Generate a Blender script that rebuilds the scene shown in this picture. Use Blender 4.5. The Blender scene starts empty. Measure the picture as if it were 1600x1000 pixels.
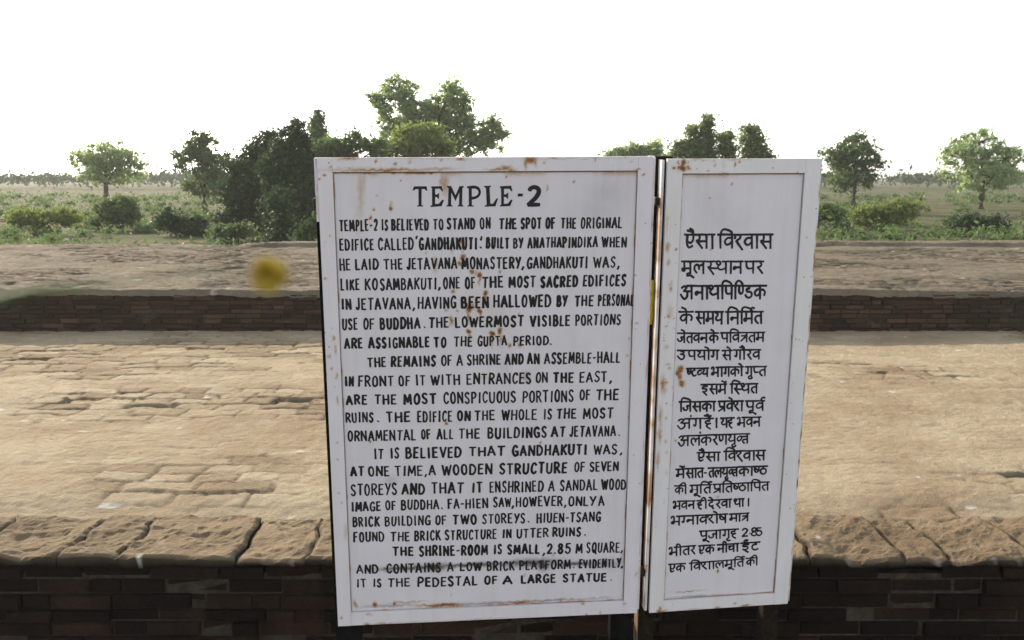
import bpy, bmesh, math, random
import numpy as np
from mathutils import Vector, Matrix
random.seed(7)
rng = np.random.default_rng(11)
sc = bpy.context.scene
col = sc.collection

# ---------------------------------------------------------------- camera
EYE = 1.66
FPX = 1500.0                       # focal length in pixels of a 1600 px wide picture
PITCH = math.radians(8.5)
cam = bpy.data.cameras.new('camera')
cam.sensor_width = 36.0
cam.lens = 36.0 * FPX / 1600.0
cam.clip_start = 0.02
cam.clip_end = 2000.0
cam.dof.use_dof = True
cam.dof.focus_distance = 2.75
cam.dof.aperture_fstop = 16.0
camo = bpy.data.objects.new('camera', cam)
camo.location = (0, 0, EYE)
camo.rotation_euler = (math.radians(90) - PITCH, 0, 0)
col.objects.link(camo)
sc.camera = camo

# ---------------------------------------------------------------- sky, sun, exposure
SUN_AZ = math.radians(-38)         # left of straight ahead
SUN_EL = math.radians(22)
world = bpy.data.worlds.new("World")
sc.world = world
world.use_nodes = True
nt = world.node_tree
nt.nodes.clear()
sky = nt.nodes.new('ShaderNodeTexSky')
sky.sky_type = 'NISHITA'
sky.sun_disc = False
sky.sun_elevation = SUN_EL
sky.sun_rotation = SUN_AZ
sky.altitude = 100
sky.air_density = 1.0
sky.dust_density = 1.0
sky.ozone_density = 1.0
bg = nt.nodes.new('ShaderNodeBackground')
bg.inputs['Strength'].default_value = 0.15
out = nt.nodes.new('ShaderNodeOutputWorld')
hs = nt.nodes.new('ShaderNodeHueSaturation')      # a milky, dust-filled sky
hs.inputs['Saturation'].default_value = 0.30
nt.links.new(sky.outputs[0], hs.inputs['Color'])
nt.links.new(hs.outputs[0], bg.inputs['Color'])
nt.links.new(bg.outputs[0], out.inputs['Surface'])

sun = bpy.data.lights.new('sun', 'SUN')
sun.energy = 3.2
sun.angle = math.radians(0.6)
sun.color = (1.0, 0.83, 0.62)
suno = bpy.data.objects.new('sun', sun)
sd = Vector((math.sin(SUN_AZ) * math.cos(SUN_EL), math.cos(SUN_AZ) * math.cos(SUN_EL), math.sin(SUN_EL)))
suno.rotation_euler = (-sd).to_track_quat('-Z', 'Y').to_euler()
suno.location = sd * 40
col.objects.link(suno)

sc.view_settings.view_transform = 'Standard'
sc.view_settings.look = 'None'
sc.view_settings.exposure = 1.12
sc.view_settings.gamma = 1.0

# ---------------------------------------------------------------- helpers
def tag(o, label=None, cat=None, group=None, kind=None):
    if label: o['label'] = label
    if cat: o['category'] = cat
    if group: o['group'] = group
    if kind: o['kind'] = kind
    return o

def empty(name, loc=(0, 0, 0)):
    o = bpy.data.objects.new(name, None)
    o.empty_display_size = 0.1
    o.location = loc
    col.objects.link(o)
    return o

class MB:
    """collects vertices, faces and point attributes of one mesh"""
    def __init__(s):
        s.v = []; s.f = []; s.a = {}
    def add(s, verts, faces, **attr):
        b = len(s.v)
        s.v.extend([tuple(p) for p in verts])
        s.f.extend([tuple(b + i for i in f) for f in faces])
        for k, val in attr.items():
            arr = s.a.setdefault(k, [])
            arr.extend([0.0] * (b - len(arr)))
            if np.isscalar(val): arr.extend([float(val)] * len(verts))
            else: arr.extend([float(x) for x in val])
        return s
    def box(s, x0, x1, y0, y1, z0, z1, **attr):
        v = [(x0, y0, z0), (x1, y0, z0), (x1, y1, z0), (x0, y1, z0), (x0, y0, z1), (x1, y0, z1), (x1, y1, z1), (x0, y1, z1)]
        f = [(3, 2, 1, 0), (4, 5, 6, 7), (0, 1, 5, 4), (1, 2, 6, 5), (2, 3, 7, 6), (3, 0, 4, 7)]
        return s.add(v, f, **attr)
    def tube(s, pts, rad, n=8, **attr):
        pts = [Vector(p) for p in pts]
        V = []; F = []
        for i, p in enumerate(pts):
            t = (pts[min(i + 1, len(pts) - 1)] - pts[max(i - 1, 0)]).normalized()
            a = t.cross(Vector((0, 0, 1)))
            if a.length < 1e-3: a = t.cross(Vector((1, 0, 0)))
            a.normalize(); b = t.cross(a)
            r = rad[i] if hasattr(rad, '__len__') else rad
            for k in range(n):
                w = 2 * math.pi * k / n
                V.append(p + (a * math.cos(w) + b * math.sin(w)) * r)
        for i in range(len(pts) - 1):
            for k in range(n):
                F.append((i * n + k, i * n + (k + 1) % n, (i + 1) * n + (k + 1) % n, (i + 1) * n + k))
        F.append(tuple(range(n - 1, -1, -1))); F.append(tuple((len(pts) - 1) * n + k for k in range(n)))
        return s.add(V, F, **attr)
    def build(s, name, mat, parent=None, smooth=False, bevel=0.0):
        me = bpy.data.meshes.new(name)
        me.from_pydata(s.v, [], s.f)
        for k, arr in s.a.items():
            arr.extend([0.0] * (len(s.v) - len(arr)))
            at = me.attributes.new(k, 'FLOAT', 'POINT')
            at.data.foreach_set('value', np.array(arr, dtype=np.float32))
        if smooth:
            me.polygons.foreach_set('use_smooth', [True] * len(me.polygons))
        me.materials.append(mat)
        me.update()
        o = bpy.data.objects.new(name, me)
        col.objects.link(o)
        if parent: o.parent = parent
        if bevel:
            m = o.modifiers.new('bevel', 'BEVEL'); m.width = bevel; m.segments = 2; m.limit_method = 'ANGLE'
        return o

def grid_mesh(name, P, mat, parent=None, attrs={}, smooth=True):
    """P: (ny, nx, 3) array of vertices"""
    ny, nx = P.shape[:2]
    me = bpy.data.meshes.new(name)
    idx = np.arange(nx * ny).reshape(ny, nx)
    q = np.stack([idx[:-1, :-1], idx[:-1, 1:], idx[1:, 1:], idx[1:, :-1]], -1).reshape(-1, 4)
    me.vertices.add(nx * ny); me.vertices.foreach_set('co', P.reshape(-1).astype(np.float32))
    me.loops.add(q.size); me.loops.foreach_set('vertex_index', q.reshape(-1).astype(np.int32))
    me.polygons.add(len(q)); me.polygons.foreach_set('loop_start', np.arange(0, q.size, 4, dtype=np.int32))
    me.update(calc_edges=True)
    for k, arr in attrs.items():
        at = me.attributes.new(k, 'FLOAT', 'POINT'); at.data.foreach_set('value', arr.reshape(-1).astype(np.float32))
    me.polygons.foreach_set('use_smooth', [smooth] * len(me.polygons))
    me.materials.append(mat)
    o = bpy.data.objects.new(name, me); col.objects.link(o)
    if parent: o.parent = parent
    return o

def hsh(ix, iy, k=0):
    h = np.sin(ix * 127.1 + iy * 311.7 + k * 74.7) * 43758.5453
    return h - np.floor(h)

def vnoise(x, y, k=0):
    ix, iy = np.floor(x), np.floor(y); fx, fy = x - ix, y - iy
    fx = fx * fx * (3 - 2 * fx); fy = fy * fy * (3 - 2 * fy)
    a, b = hsh(ix, iy, k), hsh(ix + 1, iy, k); c, d = hsh(ix, iy + 1, k), hsh(ix + 1, iy + 1, k)
    return (a * (1 - fx) + b * fx) * (1 - fy) + (c * (1 - fx) + d * fx) * fy

def fbm(x, y, o=4, k=0):
    t = 0; a = .5
    for i in range(o):
        t = t + a * vnoise(x, y, k + i); x = x * 2.03 + 3.1; y = y * 2.03 + 1.7; a *= .5
    return t / (1 - .5 ** o)

def sstep(a, b, x):
    t = np.clip((x - a) / (b - a), 0, 1); return t * t * (3 - 2 * t)

# pixel of the 1600 x 1000 photograph -> point of the place at distance Y
CP, SP = math.cos(PITCH), math.sin(PITCH)
def at(px, py, Y):
    a = (px - 800) / FPX; b = (500 - py) / FPX
    d = Vector((a, CP + b * SP, -SP + b * CP))
    return Vector((0, 0, EYE)) + d * (Y / d.y)

# ---------------------------------------------------------------- materials
def newmat(name, rough=.7, spec=.3):
    m = bpy.data.materials.new(name); m.use_nodes = True
    b = m.node_tree.nodes['Principled BSDF']
    b.inputs['Roughness'].default_value = rough
    b.inputs['Specular IOR Level'].default_value = spec
    return m, m.node_tree, b

def nd(t, typ, **kw):
    n = t.nodes.new(typ)
    for k, v in kw.items():
        if k in n.inputs: n.inputs[k].default_value = v
        else: setattr(n, k, v)
    return n

def noise(t, scale, detail=4, rough=.55, vec=None, dist=0):
    n = nd(t, 'ShaderNodeTexNoise', Scale=scale, Detail=detail, Roughness=rough, Distortion=dist)
    if vec is None:
        vec = nd(t, 'ShaderNodeTexCoord').outputs['Object']
    t.links.new(vec, n.inputs['Vector'])
    return n.outputs['Fac']

def ramp(t, fac, stops):
    r = nd(t, 'ShaderNodeValToRGB')
    e = r.color_ramp.elements
    while len(e) < len(stops): e.new(.5)
    for i, (p, c) in enumerate(stops):
        e[i].position = p; e[i].color = (*c, 1) if len(c) == 3 else c
    t.links.new(fac, r.inputs['Fac'])
    return r.outputs['Color']

def mixc(t, fac, a, b, mode='MIX'):
    n = nd(t, 'ShaderNodeMix', data_type='RGBA', blend_type=mode)
    for s, v in (('Factor', fac), ('A', a), ('B', b)):
        k = {'Factor': 0, 'A': 6, 'B': 7}[s]
        if hasattr(v, 'is_linked'): t.links.new(v, n.inputs[k])
        else: n.inputs[k].default_value = v if s == 'Factor' else (*v, 1)
    return n.outputs[2]

def math_(t, op, a, b=0.0, c=0.0, clamp=False):
    n = nd(t, 'ShaderNodeMath', operation=op, use_clamp=clamp)
    for i, v in enumerate((a, b, c)):
        if hasattr(v, 'is_linked'): t.links.new(v, n.inputs[i])
        else: n.inputs[i].default_value = v
    return n.outputs[0]

def attr(t, name):
    return nd(t, 'ShaderNodeAttribute', attribute_name=name).outputs['Fac']

def bump(t, b, h, strength=.5, dist=.01):
    n = nd(t, 'ShaderNodeBump', Strength=strength, Distance=dist)
    t.links.new(h, n.inputs['Height']); t.links.new(n.outputs[0], b.inputs['Normal'])

def paint_material(name, base, speck):
    """old white paint on sheet steel: rust and grime follow the point attributes 'rust' and 'grime'"""
    m, t, b = newmat(name, .62, .25)
    co = nd(t, 'ShaderNodeTexCoord').outputs['Object']
    mott = noise(t, 9, 5, .6, co)
    c = mixc(t, mott, tuple(x * .93 for x in base), tuple(min(1, x * 1.06) for x in base))
    fine = noise(t, 420, 3, .7, co)
    c = mixc(t, math_(t, 'MULTIPLY', math_(t, 'GREATER_THAN', fine, .63), .10), c, (.45, .43, .40))
    mid = noise(t, 120, 4, .65, co)
    # faint vertical wash lines
    mp = nd(t, 'ShaderNodeMapping'); mp.inputs['Scale'].default_value = (40, 40, 2.2); t.links.new(co, mp.inputs['Vector'])
    wash = noise(t, 1.0, 3, .6, mp.outputs[0])
    c = mixc(t, math_(t, 'MULTIPLY', math_(t, 'SUBTRACT', wash, .46, clamp=True), .7), c, (.50, .45, .36))
    gr = math_(t, 'MULTIPLY', attr(t, 'grime'), math_(t, 'ADD', .6, math_(t, 'MULTIPLY', mid, 1.1)), clamp=True)
    c = mixc(t, gr, c, (.075, .06, .05))
    ru = attr(t, 'rust')
    if speck:
        vo = nd(t, 'ShaderNodeTexVoronoi', Scale=95.0); t.links.new(co, vo.inputs['Vector'])
        sep = nd(t, 'ShaderNodeSeparateColor'); t.links.new(vo.outputs['Color'], sep.inputs[0])
        hit = math_(t, 'GREATER_THAN', sep.outputs[0], 1 - speck)
        sz = math_(t, 'MULTIPLY', sep.outputs[1], .25)
        sp = math_(t, 'MULTIPLY', math_(t, 'LESS_THAN', vo.outputs['Distance'], sz), hit)
        ru = math_(t, 'ADD', ru, math_(t, 'MULTIPLY', sp, .36))
    n2 = math_(t, 'ADD', .35, math_(t, 'MULTIPLY', noise(t, 210, 4, .7, co), 1.3))
    rv = math_(t, 'MULTIPLY', ru, n2)
    rc = ramp(t, rv, [(0, (.52, .40, .20)), (.3, (.40, .22, .075)), (.6, (.27, .10, .026)), (1, (.035, .016, .010))])
    ra = ramp(t, rv, [(.03, (0, 0, 0)), (.22, (.42, .42, .42)), (.48, (.95, .95, .95))])
    c = mixc(t, ra, c, rc)
    t.links.new(c, b.inputs['Base Color'])
    h = math_(t, 'ADD', math_(t, 'MULTIPLY', mid, .3), math_(t, 'MULTIPLY', rv, .8))
    h = math_(t, 'ADD', h, math_(t, 'MULTIPLY', noise(t, 5.5, 2, .5, co), 14.0))
    h = math_(t, 'ADD', h, math_(t, 'MULTIPLY', wash, 1.2))
    bump(t, b, h, .30, .0016)
    return m

M_panel = paint_material('panel_paint', (.70, .648, .695), 0.0)
M_frame = paint_material('frame_paint', (.725, .672, .718), 0.035)
M_frame2 = paint_material('frame_paint_lichen', (.735, .695, .71), 0.12)

m, t, b = newmat('black_letter_paint', .5, .35)
nn = noise(t, 130, 3)
t.links.new(ramp(t, nn, [(.3, (.006, .006, .007)), (.75, (.018, .017, .018))]), b.inputs['Base Color'])
M_ink = m

def simple(name, stops, scale, rough=.8, spec=.2, bmp=.0, bd=.01, detail=5):
    m, t, b = newmat(name, rough, spec)
    n = noise(t, scale, detail, .6)
    t.links.new(ramp(t, n, stops), b.inputs['Base Color'])
    if bmp: bump(t, b, n, bmp, bd)
    return m
M_post = simple('dark_post_paint', [(.3, (.006, .006, .006)), (.7, (.014, .013, .013))], 30, .95, .03, .2, .002)
M_postr = simple('rusted_post_steel', [(.3, (.010, .008, .006)), (.5, (.020, .014, .010)), (.75, (.038, .022, .013))], 45, .95, .05, .3, .002)
M_postlit = simple('sunlit_post_tan', [(.25, (.15, .10, .06)), (.5, (.25, .18, .11)), (.75, (.30, .22, .14))], 30, .6, .3, .2, .002)  # paler tan: sunlight on the post's side put into the colour
M_bolt = simple('blackened_iron', [(.3, (.008, .007, .007)), (.7, (.035, .02, .014))], 120, .7, .3, .4, .002)
M_sheet = simple('bare_back_sheet', [(.3, (.10, .095, .09)), (.7, (.2, .18, .16))], 14, .7, .3)
M_cloth = simple('yellow_cloth', [(.3, (.50, .36, .02)), (.7, (.72, .60, .04))], 60, .9, .05, .4, .003)

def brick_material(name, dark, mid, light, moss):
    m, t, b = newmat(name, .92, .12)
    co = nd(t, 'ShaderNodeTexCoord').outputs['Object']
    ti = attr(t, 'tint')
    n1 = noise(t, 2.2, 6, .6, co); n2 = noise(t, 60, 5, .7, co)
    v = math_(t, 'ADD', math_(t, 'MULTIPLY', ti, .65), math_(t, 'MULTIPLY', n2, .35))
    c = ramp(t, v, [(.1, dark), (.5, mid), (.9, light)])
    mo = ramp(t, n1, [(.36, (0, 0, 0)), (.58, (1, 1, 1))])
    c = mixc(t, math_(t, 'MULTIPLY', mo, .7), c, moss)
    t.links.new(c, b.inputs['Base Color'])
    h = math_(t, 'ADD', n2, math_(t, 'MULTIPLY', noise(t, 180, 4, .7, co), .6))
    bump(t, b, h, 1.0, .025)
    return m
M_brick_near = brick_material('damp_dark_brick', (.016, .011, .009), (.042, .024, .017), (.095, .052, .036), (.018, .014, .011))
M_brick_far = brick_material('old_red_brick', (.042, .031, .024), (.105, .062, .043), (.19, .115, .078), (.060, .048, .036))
M_mortar = simple('dark_mud_mortar', [(.3, (.030, .025, .02)), (.7, (.07, .055, .04))], 30, .95, .1, .6, .01)

def paving_material(name, a, b_, c_, stain):
    m, t, b = newmat(name, .9, .15)
    co = nd(t, 'ShaderNodeTexCoord').outputs['Object']
    ti = attr(t, 'tint')
    n1 = noise(t, 1.3, 6, .6, co); n2 = noise(t, 38, 6, .7, co); n3 = noise(t, 7, 5, .6, co)
    v = math_(t, 'ADD', math_(t, 'MULTIPLY', ti, .62), math_(t, 'ADD', math_(t, 'MULTIPLY', n2, .38), math_(t, 'MULTIPLY', n3, .25)))
    c = ramp(t, v, [(.2, a), (.5, b_), (.8, c_)])
    c = mixc(t, ramp(t, n1, [(.46, (0, 0, 0)), (.66, (.8, .8, .8))]), c, stain)
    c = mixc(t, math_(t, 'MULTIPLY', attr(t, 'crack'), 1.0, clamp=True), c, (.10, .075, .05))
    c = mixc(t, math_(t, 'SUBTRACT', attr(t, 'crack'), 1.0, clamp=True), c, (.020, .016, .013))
    c = mixc(t, math_(t, 'MULTIPLY', attr(t, 'white'), 1.0, clamp=True), c, (.72, .70, .66))
    t.links.new(c, b.inputs['Base Color'])
    h = math_(t, 'ADD', n2, math_(t, 'MULTIPLY', noise(t, 130, 5, .7, co), .7))
    bump(t, b, h, .9, .024)
    return m
M_pave_near = paving_material('worn_brick_paving', (.15, .11, .065), (.335, .262, .165), (.50, .42, .29), (.31, .225, .135))
M_coping = paving_material('grey_capping_stone', (.14, .10, .06), (.28, .21, .13), (.40, .315, .20), (.19, .135, .08))
M_pave_far = paving_material('grey_brick_paving', (.075, .06, .043), (.155, .128, .09), (.25, .21, .15), (.115, .10, .072))

m, t, b = newmat('grassy_earth', .95, .1)
n1 = noise(t, .35, 8, .65); n2 = noise(t, 9, 6, .7)
c = mixc(t, ramp(t, n1, [(.4, (0, 0, 0)), (.6, (1, 1, 1))]), (.055, .085, .025), (.16, .13, .07))
c = mixc(t, math_(t, 'MULTIPLY', n2, .6), c, (.05, .06, .02))
t.links.new(c, b.inputs['Base Color']); bump(t, b, n2, 1.0, .08)
M_ground = m

def leaf_material(name, dark, light, trans=.35):
    m, t, b = newmat(name, .55, .25)
    ti = attr(t, 'tint')
    c = ramp(t, ti, [(0, dark), (1, light)])
    t.links.new(c, b.inputs['Base Color'])
    tr = nd(t, 'ShaderNodeBsdfTranslucent')
    c2 = mixc(t, .5, c, tuple(min(1, x * 1.6) for x in light))
    t.links.new(c2, tr.inputs['Color'])
    mx = nd(t, 'ShaderNodeMixShader'); mx.inputs[0].default_value = trans
    t.links.new(b.outputs[0], mx.inputs[1]); t.links.new(tr.outputs[0], mx.inputs[2])
    t.links.new(mx.outputs[0], t.nodes['Material Output'].inputs['Surface'])
    return m
M_leaf_pale = leaf_material('pale_green_leaves', (.14, .205, .085), (.28, .365, .165), .68)
M_leaf_olive = leaf_material('olive_green_leaves', (.10, .14, .032), (.19, .235, .06), .56)
M_leaf_mid = leaf_material('mid_green_leaves', (.05, .095, .03), (.11, .165, .055), .46)
M_leaf_dark = leaf_material('dark_green_leaves', (.018, .040, .016), (.045, .080, .030), .3)
M_leaf_fresh = leaf_material('fresh_green_leaves', (.085, .13, .05), (.18, .235, .095), .56)
M_bark = simple('grey_brown_bark', [(.3, (.05, .04, .03)), (.7, (.12, .10, .08))], 8, .95, .1, .6, .03)

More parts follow.
